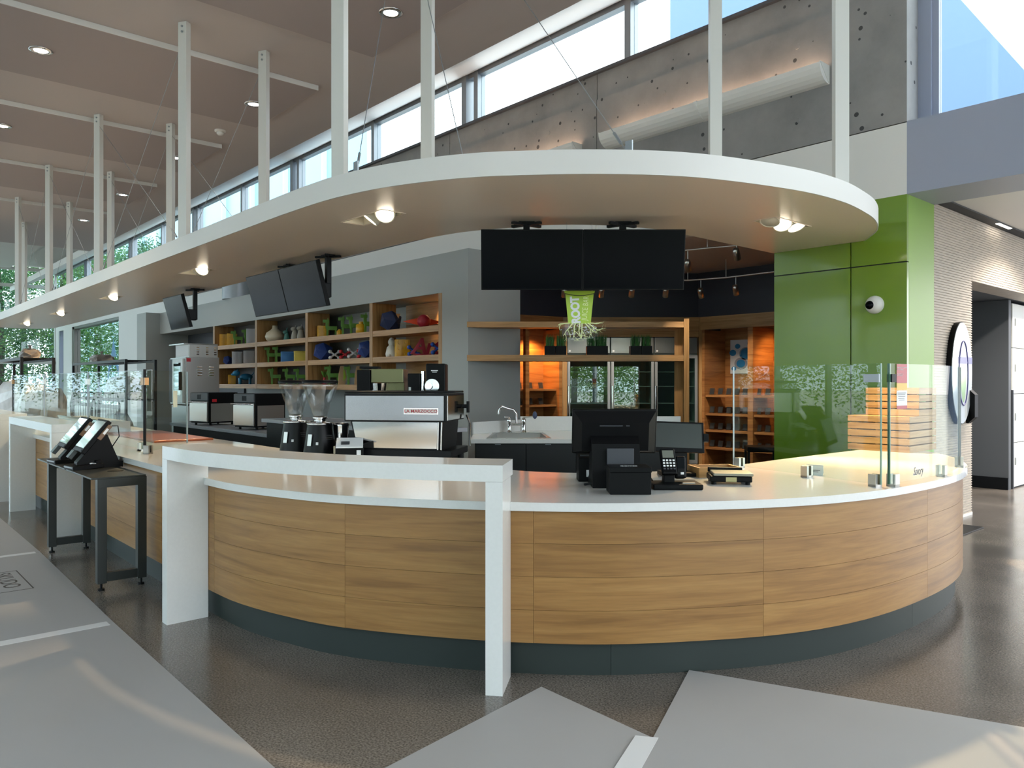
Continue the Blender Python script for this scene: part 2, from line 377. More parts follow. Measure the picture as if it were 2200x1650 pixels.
# --- green column
wg = structE('wall_green')
part(wg, 'core', MB().box((-4.345, 7.66, 0), (-2.985, 8.30, 3.235)), M_ink)
for x0, x1 in ((-4.35, -3.522), (-3.510, -2.98)):
    part(wg, 'panel', MB().box((x0, 7.64, 2.606), (x1, 7.68, 3.24)), M_green)
    part(wg, 'panel', MB().box((x0, 7.64, 0), (x1, 7.68, 2.594)), M_green)
part(wg, 'side_panel', MB().box((-3.02, 7.68, 0), (-2.98, 8.31, 3.24)), M_green2)
part(wg, 'recess_side_panel', MB().box((-4.35, 7.68, 0), (-4.31, 8.31, 3.24)), M_dgrey)
# --- beam on the right and its glazing above
struct('beam', MB().box((-2.98, 7.64, 3.24), (6, 8.31, 3.93)), M_beam)
struct('column', MB().box((-3.3, 7.99, 3.24), (-2.985, 8.02, 6.6)), M_conc)
struct('wall_column_return', MB().box((-3.4, 7.64, 5.56), (-2.98, 8.0, 6.62)), M_conc)
fr = [MB().box((-2.98, 7.90, 3.93), (-2.86, 8.04, 6.62)), MB().box((-2.86, 7.93, 3.93), (-2.80, 8.0, 6.62)), MB().box((-2.8, 7.92, 3.93), (6, 8.0, 3.97)), MB().box((0.4, 7.92, 3.93), (0.5, 8.0, 6.6))]
window(7, fr, [MB().box((-2.8, 7.95, 3.97), (0.4, 7.965, 6.62)), MB().box((0.5, 7.95, 3.97), (6, 7.965, 6.62))], None, M_beam)
# neighbouring wing outside, seen through that glass, with its sloping eave
nb = MB().prism([(-12, -0.1), (-0.3, -0.1), (-0.3, 1.1), (-4.237, 7.05), (-5.6, 9.22), (-7.2, 11.8), (-12, 11.8)], 16.0, 16.8, M=Matrix(((1,0,0,0),(0,0,1,0),(0,1,0,0),(0,0,0,1))))
solo('neighbouring_wing', nb, mat('skylit_shade_blue', (0.17, 0.24, 0.38), 0.6), 'neighbouring wing tinted with blue skylight, with sloping edge seen through high glass', 'building')  # blue cast of a shaded, sky-lit wall put into the colour
# --- ribbed tile wall with doorway
def ribbed(y0, y1, z0, z1, x=-2.98, pitch=0.027, d=0.008):
    A, B = [], []; n = int((z1 - z0) / pitch)
    mb = MB(); A0 = []; 
    for i in range(n):
        z = z0 + i * pitch
        for zz, dx in ((z, 0), (z + pitch * 0.42, 0), (z + pitch * 0.5, -d), (z + pitch * 0.92, -d)):
            A0.append((dx, zz))
    A0.append((-d, z1))
    A = [(x + dx, y0, z) for dx, z in A0]; B = [(x + dx, y1, z) for dx, z in A0]
    mb.quadstrip(B, A)
    mb.add([q for dx, z in A0 for q in ((x + dx, y1, z), (x - 0.02, y1, z))], [(2*i, 2*i+2, 2*i+3, 2*i+1) for i in range(len(A0)-1)])
    mb.box((x - 0.3, y0, z0), (x - 0.012, y1, z1))
    return mb
M_tile = mat('ribbed_beige_tile', '#bfb3a5', 0.6, noise=((9, 9, 30), '#aca296', 4, 0.3, 0.7))
wt = structE('wall_tile')
part(wt, 'ribbed_field', ribbed(8.31, 9.395, 0.03, 3.3), M_tile)
part(wt, 'ribbed_header', ribbed(9.405, 14, 2.57, 3.3), M_tile)
part(wt, 'base_edge', MB().box((-3.2, 8.31, 0), (-2.975, 9.395, 0.03)), M_paint)
struct('ceiling_corridor', MB().box((-2.98, 8.31, 3.27), (6, 14, 3.35)), M_paint)
sl = structE('trim_1')
part(sl, 'slot', MB().box((-2.97, 8.35, 3.255), (-2.85, 14, 3.272)), M_ink)
part(sl, 'slot_lamp', MB().box((-2.90, 9.9, 3.252), (-2.86, 10.35, 3.256)), M_lampw)
M_alc = mat('alcove_grey', '#55585c', 0.55)
struct('wall_alcove', MB().box((-3.8, 11.9, 0), (-3.33, 12.0, 2.57)), M_alc); struct('wall_alcove_side', MB().box((-3.9, 9.4, 0), (-3.81, 11.9, 2.57)), M_alc); struct('ceiling_alcove', MB().box((-3.9, 9.4, 2.575), (-3.30, 14, 2.62)), M_alc)
struct('baseboard_alcove', MB().box((-3.8, 11.87, 0), (-3.33, 11.9, 0.16)), M_blackm)
window(8, [MB().box((x, 13.9, 0), (x + 0.1, 14, 3.3)) for x in (-3.9, -1.5, 1, 3.5, 5.9)], [])
# --- canopy soffit (suspended, curved) : built as a thing
def catmull(P, n=8):
    out = []
    for i in range(len(P) - 1):
        p0, p1, p2, p3 = [Vector((*P[max(0, min(len(P)-1, i+k))], 0)) for k in (-1, 0, 1, 2)]
        for j in range(n):
            t = j / n
            q = 0.5 * ((2*p1) + (p2-p0)*t + (2*p0-5*p1+4*p2-p3)*t*t + (3*p1-p0-3*p2+p3)*t**3)
            out.append((q.x, q.y))
    out.append(P[-1]); return out
def offset(C, d):
    out = []
    for i, p in enumerate(C):
        a = Vector(C[max(0, i-1)]); b = Vector(C[min(len(C)-1, i+1)]); t = (b - a).normalized()
        out.append((p[0] + t.y * d, p[1] - t.x * d))
    return out
outer = [(-22.6, 2.82), (-6.6, 2.82)] + catmull([(-6.1, 2.82), (-5.36, 2.849), (-4.839, 2.944), (-4.454, 3.084), (-4.142, 3.252), (-3.886, 3.451), (-3.445, 3.895), (-3.085, 4.442), (-2.83, 5.227), (-2.766, 5.817), (-2.812, 6.324), (-2.90, 6.75), (-3.08, 7.2), (-3.389, 7.635)], 5)
inner = [(-4.36, 7.635), (-4.36, 6.2)] + catmull([(-4.36, 6.083), (-4.395, 5.605), (-4.594, 5.132), (-4.87, 4.80), (-5.193, 4.612), (-5.659, 4.40), (-6.342, 4.31), (-7.2, 4.29)], 5)[1:] + [(-22.6, 4.29)] + [(-22.6 - 0.73 * math.sin(math.pi*i/12), 3.555 + 0.735 * math.cos(math.pi*i/12)) for i in range(1, 12)]
def rect(x0, x1, y0, y1): return [(x0, y0), (x1, y0), (x1, y1), (x0, y1)]
GX = [(-6.0, -5.36), (-10.2, -9.56), (-14.2, -13.56), (-18.05, -17.41), (-21.6, -20.96)]
holes = [rect(a, b, 3.34, 3.55) for a, b in GX] + [rect(-3.60, -3.39, 5.98, 6.56)]
can = thing('curved_canopy', 'long white suspended canopy with curved end above the service counter', 'canopy')
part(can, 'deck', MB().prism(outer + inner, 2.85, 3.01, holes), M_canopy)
def band(poly, z0, z1, d):
    A = poly + [poly[0]]; O = offset(A, d)
    mb = MB(); mb.quadstrip([(x, y, z0) for x, y in O], [(x, y, z1) for x, y in O], True)
    mb.quadstrip([(x, y, z1) for x, y in O], [(x, y, z1) for x, y in A]); mb.quadstrip([(x, y, z0) for x, y in A], [(x, y, z0) for x, y in O])
    return mb
fas = MB(); O = offset(outer, 0.012)
fas.quadstrip([(x, y, 2.848) for x, y in O], [(x, y, 3.012) for x, y in O], True)
fas.quadstrip([(x, y, 3.012) for x, y in O], [(x, y, 3.012) for x, y in outer]); fas.quadstrip([(x, y, 2.848) for x, y in outer], [(x, y, 2.848) for x, y in O])
part(can, 'front_fascia', fas, M_paint)
# --- grey kitchen housing with shelving niche
gw = structE('wall_grey_housing')
part(gw, 'bulkhead', MB().box((-21.9, 6.66, 2.76), (-9.06, 7.63, 3.33)), M_grey)
part(gw, 'end_pier', MB().box((-9.06, 6.66, 0), (-8.45, 7.64, 3.33)), M_grey)
part(gw, 'far_pier', MB().box((-22.7, 6.3, 0), (-21.9, 7.64, 3.33)), M_grey)
part(gw, 'niche_back', MB().box((-21.9, 7.45, 0), (-9.06, 7.6, 2.76)), M_grey)
part(gw, 'kitchen_back_panel', MB().box((-21.9, 7.40, 0), (-18.05, 7.45, 2.76)), M_dgrey)
# --- juice bar recess
struct('ceiling_recess', MB().box((-9.6, 7.66, 3.245), (-4.0, 11.4, 3.35)), mat('recess_ceiling', '#bdb3ae', 0.7))
struct('wall_recess_right', MB().box((-4.36, 8.31, 0), (-4.25, 11.2, 3.3)), M_dgrey)
P0, P1, P2, P3 = Vector((-9.05, 7.66)), Vector((-8.84, 9.03)), Vector((-7.43, 10.66)), Vector((-4.36, 10.66))
def wallseg(mb, A, B, z0, z1, th=0.1, off=0.0):
    d = (B - A).normalized(); n = Vector((-d.y, d.x))
    a = A + n * off; b = B + n * off
    mb.prism([tuple(a), tuple(b), tuple(b + n * th), tuple(a + n * th)], z0, z1); return mb
blk = MB()
for A, B in ((P0, P1), (P1, P2), (P2, P3)): wallseg(blk, A, B, 2.52, 3.25, 0.12)
struct('wall_recess_bulkhead', blk, M_navy)
bk = MB()
for A, B in ((P0, P1), (P1, P2), (P2, P3)): wallseg(bk, A, B, 0, 2.6, 0.1, 0.72)
bk.box((-9.9, 7.5, 0), (-9.5, 10, 3.3)).box((-8.5, 11.3, 0), (-4.2, 11.42, 3.3))
struct('wall_recess_back', bk, M_navy)
# ================================================================== HUNG FROM THE CEILING
ORD = ['first', 'second', 'third', 'fourth', 'fifth', 'sixth', 'seventh', 'eighth', 'ninth', 'tenth', 'eleventh', 'twelfth', 'thirteenth', 'fourteenth', 'fifteenth', 'sixteenth', 'seventeenth', 'eighteenth']
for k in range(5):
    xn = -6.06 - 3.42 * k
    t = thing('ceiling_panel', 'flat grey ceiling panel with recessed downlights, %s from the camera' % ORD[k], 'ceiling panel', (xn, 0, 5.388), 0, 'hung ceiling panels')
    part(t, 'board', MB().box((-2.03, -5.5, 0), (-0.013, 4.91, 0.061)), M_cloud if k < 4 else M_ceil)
    part(t, 'lit_edge', MB().box((-0.012, -5.5, -0.004), (0.0, 4.91, 0.061)), M_paint)  # white strip paints the daylight caught by the near edge
def spot(parent, loc, target, watts, ang=55, blend=0.6, color=(1.0, 0.70, 0.39), size=0.05):
    l = bpy.data.lights.new('lamp_light', 'SPOT'); l.energy = watts; l.spot_size = R(ang); l.spot_blend = blend; l.color = color; l.shadow_soft_size = size
    o = bpy.data.objects.new('lamp_light', l); COL.objects.link(o); o.location = loc
    o.rotation_euler = (Vector(target) - Vector(loc)).to_track_quat('-Z', 'Y').to_euler()
    return o
def downlight(x, y, z, label, watts=90):
    t = thing('downlight', label, 'downlight', (x, y, z), 0, 'round ceiling downlights')
    part(t, 'trim_ring', MB().lathe([(0.075, -0.004), (0.085, -0.014), (0.125, -0.010), (0.130, 0.0), (0.125, 0.002), (0.08, 0.002)], 28), M_chrome)
    part(t, 'lens', MB().lathe([(0.078, -0.002), (0.078, -0.006)], 24), M_lampw)
    spot(t, (x, y, z - 0.03), (x, y, 0), watts, 100 if watts < 200 else 150, 0.8, (1.0, 0.84, 0.64) if watts < 200 else (1.0, 0.92, 0.82))
    return t
dl = [(-6.98, 4.455), (-10.52, 1.857), (-10.55, 4.467), (-14.0, 1.96), (-13.98, 4.50), (-17.46, 4.57), (-20.83, 4.578), (-17.4, 1.9)]
for i, (x, y) in enumerate(dl):
    zz = 5.387
    downlight(x, y, zz, ['round downlight above the curved canopy end', 'round downlight, upper left of the photo', 'round downlight beside the second tall post pair',
        'round downlight cut by the left photo edge', 'round downlight hidden beside the tall white posts', 'round downlight over the middle of the canopy',
        'small round downlight far along the ceiling', 'small round downlight far left on the ceiling'][i])
for x, y, s in ((-27.5, 3.4, 'nearer'), (-30.5, 1.2, 'middle'), (-33.0, 1.6, 'farthest')):
    downlight(x, y, 6.5, '%s downlight in the bright far ceiling' % s)
for x, y, s in ((-2.1, 10.4, 'nearer'), (-2.0, 12.9, 'farther')): downlight(x, y, 3.269, '%s added fill lamp in the low corridor ceiling, unseen' % s, 300)  # unseen lamps added to brighten the lockers and tile wall
sd = thing('smoke_detector', 'white round smoke detector on the ceiling between panels', 'smoke detector', (-12.2, 4.617, 5.45))
part(sd, 'base', MB().lathe([(0.085, 0.0), (0.085, -0.02), (0.06, -0.03)], 24), M_paint)
part(sd, 'sensor', MB().lathe([(0.05, -0.03), (0.055, -0.05), (0.035, -0.075), (0.001, -0.078)], 24), M_paint)
# --- hanger posts (steel channels) and bracing cables
posts = [(-5.42, 2.99, 0), (-5.80, 4.10, 0), (-8.82, 2.94, 1), (-8.95, 3.916, 1), (-12.7, 2.99, 2), (-12.41, 3.93, 2), (-16.25, 3.0, 3), (-15.98, 3.97, 3), (-19.5, 3.02, 4), (-19.25, 3.95, 4), (-22.4, 3.6, 5)]
PL = ['tall white steel post on front canopy edge beside the espresso counter bend', 'tall white steel post on rear canopy edge left of the uplight',
      'second front row white hanger post, in front of the first ceiling strip', 'second rear row white hanger post, ending under the first ceiling strip',
      'third front row white hanger post with dark bracket at its top', 'third rear row white hanger post, half hidden behind a nearer post',
      'fourth front row white hanger post, thin at left', 'fourth rear row white hanger post, thin, beside clerestory glass',
      'fifth front row white hanger post against the far windows', 'fifth rear row white hanger post against the far ceiling', 'last thin white hanger post at the far canopy end']
def post(x, y, z1, label, rz=0.0):
    t = thing('hanger_post', label, 'post', (x, y, 3.01), rz, 'white hanger posts carrying the canopy')
    h = z1 - 3.01
    m = MB().prism([(-0.055, -0.035), (0.055, -0.035), (0.055, 0.035), (0.047, 0.035), (0.047, -0.027), (-0.047, -0.027), (-0.047, 0.035), (-0.055, 0.035)], 0, h)
    part(t, 'channel', m, M_post)
    part(t, 'top_bracket', MB().box((-0.045, -0.02, h - 0.16), (0.045, 0.03, h - 0.004)).cyl((0, -0.034, h - 0.05), (0, -0.045, h - 0.05), 0.012).cyl((0, -0.034, h - 0.11), (0, -0.045, h - 0.11), 0.012), M_alu)
    part(t, 'foot_plate', MB().box((-0.07, -0.06, 0), (0.07, 0.06, 0.012)), M_post)
    return t
for (x, y, k), l in zip(posts, PL): post(x, y, 5.45, l, R(30))
post(-4.10, 6.15, 5.60, 'white hanger post crossing the long wall uplight', R(48))
post(-2.90, 6.12, 5.58, 'rightmost white hanger post, above the canopy tip', R(48))
def cable(a, b, label):
    a = Vector(a); b = Vector(b); b.z = min(b.z, 5.38); t = thing('bracing_cable', label, 'cable', tuple(a), 0, 'thin steel bracing cables')
    d = b - a
    part(t, 'wire', MB().tube([(0,0,0), tuple(d)], 0.0035, 6), M_alu)
    part(t, 'turnbuckle', MB().cyl(tuple(d * 0.045), tuple(d * 0.085), 0.011, n=8), M_alu); part(t, 'anchor_plate', MB().box((-0.03, -0.006, 0), (0.03, 0.006, 0.10)), M_alu)
cable((-5.10, 2.95, 3.01), (-6.256, 3.985, 5.45), 'steel cable rising from a perforated plate beside the front post')
cable((-4.60, 3.62, 3.01), (-5.942, 4.1, 5.45), 'steel cable crossing the round downlight near the canopy curve')
cable((-3.42, 4.1, 3.01), (-5.394, 4.546, 5.45), 'long slanting cable ending beside the wall uplight')
for i, (a, b) in enumerate(((2, 4), (4, 6), (3, 5), (5, 7), (6, 8))):
    A, B = posts[a], posts[b]
    cable((B[0] + 0.1, B[1], 3.01), (A[0], A[1], 5.30), 'bracing cable falling away from the %s post of the canopy grid' % ORD[i])
    cable((A[0] - 0.1, A[1], 3.01), (B[0], B[1], 5.30), 'bracing cable falling toward the camera from the %s bay of posts' % ORD[i])
# --- recessed gimbal lamp troughs in the canopy
def trough(x0, x1, y0, y1, lamps, label):
    cx, cyy = (x0 + x1) / 2, (y0 + y1) / 2; w, d = (x1 - x0) / 2, (y1 - y0) / 2
    t = thing('gimbal_downlight', label, 'downlight', (cx, cyy, 2.85), 0, 'recessed gimbal lamp troughs')
    m = MB()
    for a, b in (((-w, -d), (w, -d + .006)), ((-w, d - .006), (w, d)), ((-w, -d), (-w + .006, d)), ((w - .006, -d), (w, d))): m.box((*a, 0.002), (*b, 0.15))
    m.box((-w, -d, 0.145), (w, d, 0.155)); part(t, 'trough', m, M_cream)
    f = MB()
    for a, b in (((-w - .012, -d - .012), (w + .012, -d)), ((-w - .012, d), (w + .012, d + .012)), ((-w - .012, -d), (-w, d)), ((w, -d), (w + .012, d))): f.box((*a, -0.003), (*b, 0.002))
    part(t, 'rim', f, M_canopy)
    for (lx, ly, tgt, on, watts) in lamps:
        p = Vector((lx, ly, 0.012)); ax = (Vector(tgt) - (p + Vector((cx, cyy, 2.85)))).normalized()
        q = Vector((0, 0, -1)).rotation_difference(ax).to_matrix().to_4x4(); Mx = TM(*p) @ q
        h = part(t, 'lamp_head', MB().lathe([(0.001, 0.07), (0.055, 0.07), (0.083, 0.035), (0.085, -0.028), (0.078, -0.032), (0.074, -0.024)], 28, Mx), M_cream)
        part(h, 'lens', MB().lathe([(0.001, -0.026), (0.073, -0.026), (0.073, -0.020)], 28, Mx), M_lamp if on else M_cream)
        if on: spot(t, tuple(Vector((cx, cyy, 2.85)) + p + ax * 0.06), tgt, watts)
    return t
TL = ['recessed lamp trough in the canopy nearest the espresso machine', 'recessed lamp trough in front of the tilted screen pair', 'recessed lamp trough, third along the canopy underside', 'recessed lamp trough, fourth along the canopy, small', 'recessed lamp trough at the far canopy end']
for i, (a, b) in enumerate(GX):
    c = (a + b) / 2
    trough(a, b, 3.34, 3.55, [(0.20, 0.0, (c + 1.75, 1.85, 0.9), True, 140), (-0.02, 0.0, (c - 0.9, 2.2, 0.9), True, 140)], TL[i])
trough(-3.60, -3.39, 5.98, 6.56, [(0.0, -0.20, (-3.3, 5.2, 0.9), False, 0), (0.0, 0.0, (-2.45, 5.0, 0.9), True, 480), (0.03, 0.18, (-2.55, 6.3, 0.9), True, 480)], 'recessed lamp trough in the rounded canopy tip beside the green wall')
# --- wall uplights on the concrete
def uplight(x0, x1, z, label):
    t = thing('wall_uplight', label, 'wall light', (x0, 7.64, z), 0, 'long white wall uplights'); n = x1 - x0
    prof = [(0.0, -0.10)] + [(-0.20 * math.sin(a), -0.10 + 0.20 * (1 - math.cos(a)) * 0.9) for a in [math.pi/2 * k/6 for k in range(1, 7)]] + [(-0.185, 0.085), (0.0, -0.06)]
    part(t, 'trough', MB().prism(prof, 0, n, M=Matrix(((0,0,1,0),(1,0,0,0),(0,1,0,0),(0,0,0,1)))), M_paint)
    for e in (0, n): part(t, 'end_cap', MB().prism([(0.0, -0.10), (-0.20, 0.09), (0.0, 0.09)], e - 0.006, e + 0.006, M=Matrix(((0,0,1,0),(1,0,0,0),(0,1,0,0),(0,0,0,1)))), M_post)
    part(t, 'joint_sleeve', MB().prism([(q[0] * 1.05, q[1] * 1.05) for q in prof], n/2 - 0.02, n/2 + 0.02, M=Matrix(((0,0,1,0),(1,0,0,0),(0,1,0,0),(0,0,0,1)))), M_paint)
    part(t, 'tube_lamp', MB().cyl((0.05, -0.08, 0.02), (n - 0.05, -0.08, 0.02), 0.014, n=10), mat('fluorescent_tube', (1, 1, 1), 0.5, emit=(1.0, 0.66, 0.42), es=17.0) if 'fluorescent_tube' not in MATS else MATS['fluorescent_tube'])
uplight(-6.72, -3.74, 4.60, 'long white wall uplight glowing on the concrete behind two posts')
uplight(-10.2, -7.20, 4.60, 'white wall uplight whose tip shows above the canopy edge')
# ================================================================== SERVICE COUNTER
Cpts = [(-24, 1.72), (-14, 1.72), (-8, 1.72), (-5.6, 1.72)] + catmull([(-5.1, 1.72), (-4.757, 1.722), (-4.39, 1.745), (-3.976, 1.838), (-3.555, 1.996), (-2.95, 2.394), (-2.509, 2.80), (-2.18, 3.27), (-1.98, 3.645), (-1.86, 4.0), (-1.79, 4.4), (-1.765, 4.9), (-1.785, 5.35), (-1.85, 5.72), (-1.97, 6.1), (-2.17, 6.5), (-2.46, 6.9), (-2.97, 7.35)], 6)
def arcs(C):
    s = [0.0]
    for i in range(1, len(C)): s.append(s[-1] + math.dist(C[i-1], C[i]))
    return s
CS = arcs(Cpts)
def at(s):
    s = max(0, min(CS[-1], s))
    for i in range(1, len(CS)):
        if CS[i] >= s: break
    f = (s - CS[i-1]) / (CS[i] - CS[i-1])
    a, b = Cpts[i-1], Cpts[i]; return (a[0] + (b[0]-a[0])*f, a[1] + (b[1]-a[1])*f)
def smat(p):
    return min(range(len(CS)*0 + 4000), key=lambda k: math.dist(at(CS[-1]*k/4000), p)) * CS[-1] / 4000
def sub(s0, s1, d, n=None):
    n = n or max(2, int((s1 - s0) / 0.12) + 1)
    out = []
    for i in range(n + 1):
        s = s0 + (s1 - s0) * i / n; p = at(s); a = Vector(at(s - 0.03)); b = Vector(at(s + 0.03)); t = (b - a).normalized()
        out.append((p[0] + t.y * d, p[1] - t.x * d))
    return out
def slab(s0, s1, d0, d1, z0, z1, n=None):
    A = sub(s0, s1, d0, n); B = sub(s0, s1, d1, n)
    mb = MB(); a0 = [(x, y, z0) for x, y in A]; a1 = [(x, y, z1) for x, y in A]; b0 = [(x, y, z0) for x, y in B]; b1 = [(x, y, z1) for x, y in B]
    mb.quadstrip(a0, a1, True); mb.quadstrip(b1, b0, True); mb.quadstrip(a1, b1); mb.quadstrip(b0, a0)
    mb.add([a0[0], a1[0], b1[0], b0[0]], [(0, 1, 2, 3)]); mb.add([a0[-1], a1[-1], b1[-1], b0[-1]], [(3, 2, 1, 0)])
    return mb
INN = [(-3.0, 7.35), (-3.04, 5.4)] + catmull([(-3.03, 5.0), (-3.06, 4.5), (-3.2, 4.0), (-3.457, 3.624), (-3.83, 3.42), (-4.2, 3.44)], 5) + [(-6.3, 3.44), (-6.35, 3.0), (-24, 3.0)]
wt_ = solo('worktop', MB().prism(Cpts + INN, 0.822, 0.864), M_white, 'white stone worktop curving around the whole service counter', 'worktop')
cb = thing('service_counter', 'curved oak panelled counter front on a dark toe kick', 'counter')
part(cb, 'carcass', MB().prism(offset(Cpts, -0.06) + [(-3.06, 7.35), (-3.06, 5.4)] + [(x - 0.0, y) for x, y in offset(INN[2:], 0.04)], 0.168, 0.82), M_dgrey)
part(cb, 'plinth', MB().prism(offset(Cpts, -0.10) + [(-3.06, 7.35), (-3.06, 5.4)] + offset(INN[2:], 0.04), 0.0, 0.167), M_dgrey)
SE = CS[-1]
joints = [CS[0]] + [smat((-21.0 + 2.44 * i, 1.72)) for i in range(6)] + [smat((-4.72, 1.72)), smat((-3.58, 1.99)), smat((-2.74, 2.56)), smat((-2.06, 3.52)), smat((-1.765, 4.9)), smat((-2.05, 6.3)), SE - 0.02]
rows = [0.168, 0.331, 0.495, 0.658, 0.820]
for i in range(len(joints) - 1):
    for j in range(4):
        part(cb, 'oak_panel', slab(joints[i] + 0.0008, joints[i+1] - 0.0008, -0.028, -0.05, rows[j] + 0.0007, rows[j+1] - 0.0007), M_oak)
tj = [CS[0], smat((-12, 1.72)), smat((-5.5, 1.72)), smat((-2.47, 2.84)), smat((-1.77, 4.8)), SE - 0.02]
for i in range(5): part(cb, 'toe_kick', slab(tj[i] + 0.001, tj[i+1] - 0.001, -0.075, -0.095, 0.0, 0.166), M_toe)
# --- raised white bar ledges on legs
def ledge(s0, s1, label, d0=0.22, d1=-0.09):
    t = thing('bar_ledge', label, 'bar ledge', (0,0,0), 0, 'raised white bar ledges')
    part(t, 'top', slab(s0, s1, d0, d1, 0.990, 1.067), M_white)
    part(t, 'leg', slab(s0, s0 + 0.08, d0, -0.026, 0, 0.989, 1), M_white)
    part(t, 'leg', slab(s1 - 0.075, s1, d0, -0.026, 0, 0.989, 1), M_white)
ledge(smat((-4.89, 1.72)), smat((-2.825, 2.485)), 'curved white bar ledge wrapping the front of the oak counter')
ledge(smat((-10.26, 1.72)), smat((-8.02, 1.72)), 'white bar ledge behind the dark register table')
ledge(smat((-13.55, 1.72)), smat((-11.1, 1.72)), 'white bar ledge at the left photo edge')
# --- glass guards
def clamp(parent, x, y, z=0.864, rz=0.0, w=0.05):
    part(parent, 'clamp', MB().cb((0, -0.018, 0.035), (w, 0.016, 0.07), TM(x, y, z) @ RZ(rz)).cb((0, 0.018, 0.035), (w, 0.016, 0.07), TM(x, y, z) @ RZ(rz)).cb((0, 0, 0.006), (w, 0.052, 0.012), TM(x, y, z) @ RZ(rz)), M_steeld)
def paneseg(A, B, z0, z1, th=0.010):
    A = Vector(A); B = Vector(B); d = (B - A).normalized(); n = Vector((-d.y, d.x)) * th / 2
    return MB().prism([tuple(A - n), tuple(B - n), tuple(B + n), tuple(A + n)], z0, z1)
gA, gB = (-2.98, 4.69), (-1.855, 4.405); ga = math.atan2(gB[1]-gA[1], gB[0]-gA[0])
g = thing('glass_guard', 'flat clear glass guard crossing the counter beside the scale', 'glass guard', (0,0,0), 0, 'glass guards')
part(g, 'pane', paneseg(gA, gB, 0.878, 1.558), M_glass)
M_gedge = mat('green_glass_edge', (0.10, 0.22, 0.16), 0.15)
part(g, 'edge', paneseg((gB[0] - 0.004, gB[1] + .001), gB, 0.878, 1.558, 0.012), M_gedge)
part(g, 'edge', paneseg(gA, (gA[0] + 0.004, gA[1] - .001), 0.878, 1.558, 0.012), M_alu)
for f in (0.05, 0.55, 0.965): clamp(g, gA[0] + (gB[0]-gA[0])*f, gA[1] + (gB[1]-gA[1])*f, rz=ga)
part(g, 'hinge_plate', MB().cb((0, -0.012, 0), (0.10, 0.012, 0.045), TM(-1.905, 4.418, 1.475) @ RZ(ga)), M_alu)
s0, s1 = smat((-1.785, 4.45)), smat((-1.93, 5.98))
g2 = thing('glass_guard', 'curved clear glass guard around the slatted crates', 'glass guard', (0,0,0), 0, 'glass guards')
part(g2, 'pane', slab(s0, s1, -0.045, -0.055, 0.878, 1.558, 24), M_glass)
part(g2, 'edge', slab(s0, s0 + 0.008, -0.043, -0.057, 0.878, 1.558, 1), M_gedge)
part(g2, 'end_post', slab(s1, s1 + 0.012, -0.040, -0.060, 0.864, 1.558, 1), M_alu)
for s in (s0 + 0.05, s0 + 0.76, s1 - 0.1):
    a, b = sub(s - .02, s + .02, -0.05, 1); clamp(g2, (a[0]+b[0])/2, (a[1]+b[1])/2, rz=math.atan2(b[1]-a[1], b[0]-a[0]))
a, b = sub(s0 + 0.01, s0 + .06, -0.05, 1); part(g2, 'hinge_plate', MB().cb((0, 0, 0), (0.05, 0.03, 0.045), TM((a[0]+b[0])/2, (a[1]+b[1])/2, 1.475) @ RZ(math.atan2(b[1]-a[1], b[0]-a[0]))), M_blackm)
M_amber = mat('amber_hinge', '#a98050', 0.4, 0.3)
g3 = thing('glass_guard', 'clear glass guard returning behind the register table with black post', 'glass guard', (0,0,0), 0, 'glass guards')
part(g3, 'pane', paneseg((-6.76, 1.95), (-7.48, 2.52), 0.878, 1.553), M_glass)
part(g3, 'post', MB().cyl((-6.74, 1.93, 0.864), (-6.74, 1.93, 1.56), 0.012, n=12), M_blackm)
part(g3, 'hinge', MB().cb((-6.76, 1.935, 1.46), (0.12, 0.03, 0.06)), M_amber)
clamp(g3, -6.72, 1.95, rz=0.6); part(g3, 'edge', paneseg((-7.476, 2.517), (-7.48, 2.52), 0.878, 1.553, 0.014), M_alu)
gx = [-6.78, -9.0, -11.2, -13.45]
for i in range(3):
    g4 = thing('glass_guard', ['clear glass guard panel right behind the two touch screens', 'clear glass guard panel beyond the touch screens, second in its row', 'clear glass guard panel farthest along the left counter'][i], 'glass guard', (0,0,0), 0, 'glass guards')
    part(g4, 'pane', paneseg((gx[i+1] + 0.01, 2.02), (gx[i] - 0.01, 2.0), 0.878, 1.553), M_glass)
    part(g4, 'top_edge', paneseg((gx[i+1] + 0.01, 2.02), (gx[i] - 0.01, 2.0), 1.553, 1.557), M_alu)
    part(g4, 'hinge', MB().cb((gx[i+1] + 0.02, 2.01, 1.46), (0.10, 0.03, 0.06)), M_amber if i == 2 else M_steeld)
    part(g4, 'post', MB().cyl((gx[i+1], 2.02, 0.864), (gx[i+1], 2.02, 1.56), 0.012, n=10), M_blackm if i == 2 else M_alu)
    clamp(g4, gx[i] - 0.3, 2.0); clamp(g4, gx[i+1] + 0.3, 2.02)
# ================================================================== ON AND AROUND THE COUNTER
RV = R(48.49)                       # square to the main view of the counter
RGT = Vector((0.6627, 0.7489))
ZC = 0.864
# --- black lidded box marked COFFEE
t = thing('lidded_box', 'black lidded box marked COFFEE in front of the register', 'box', (*(-2.6593, 3.1817), ZC), RV)
part(t, 'body', MB().cb((0, 0, 0.058), (0.215, 0.17, 0.116)), M_black, 0.003)
part(t, 'lid', MB().cb((0, 0, 0.129), (0.221, 0.176, 0.026)), M_black, 0.003)
part(t, 'lettering', text('COFFEE', 0.026, TM(0.0, -0.02, 0.1425), align='CENTER', bold=0.0004), M_paper)
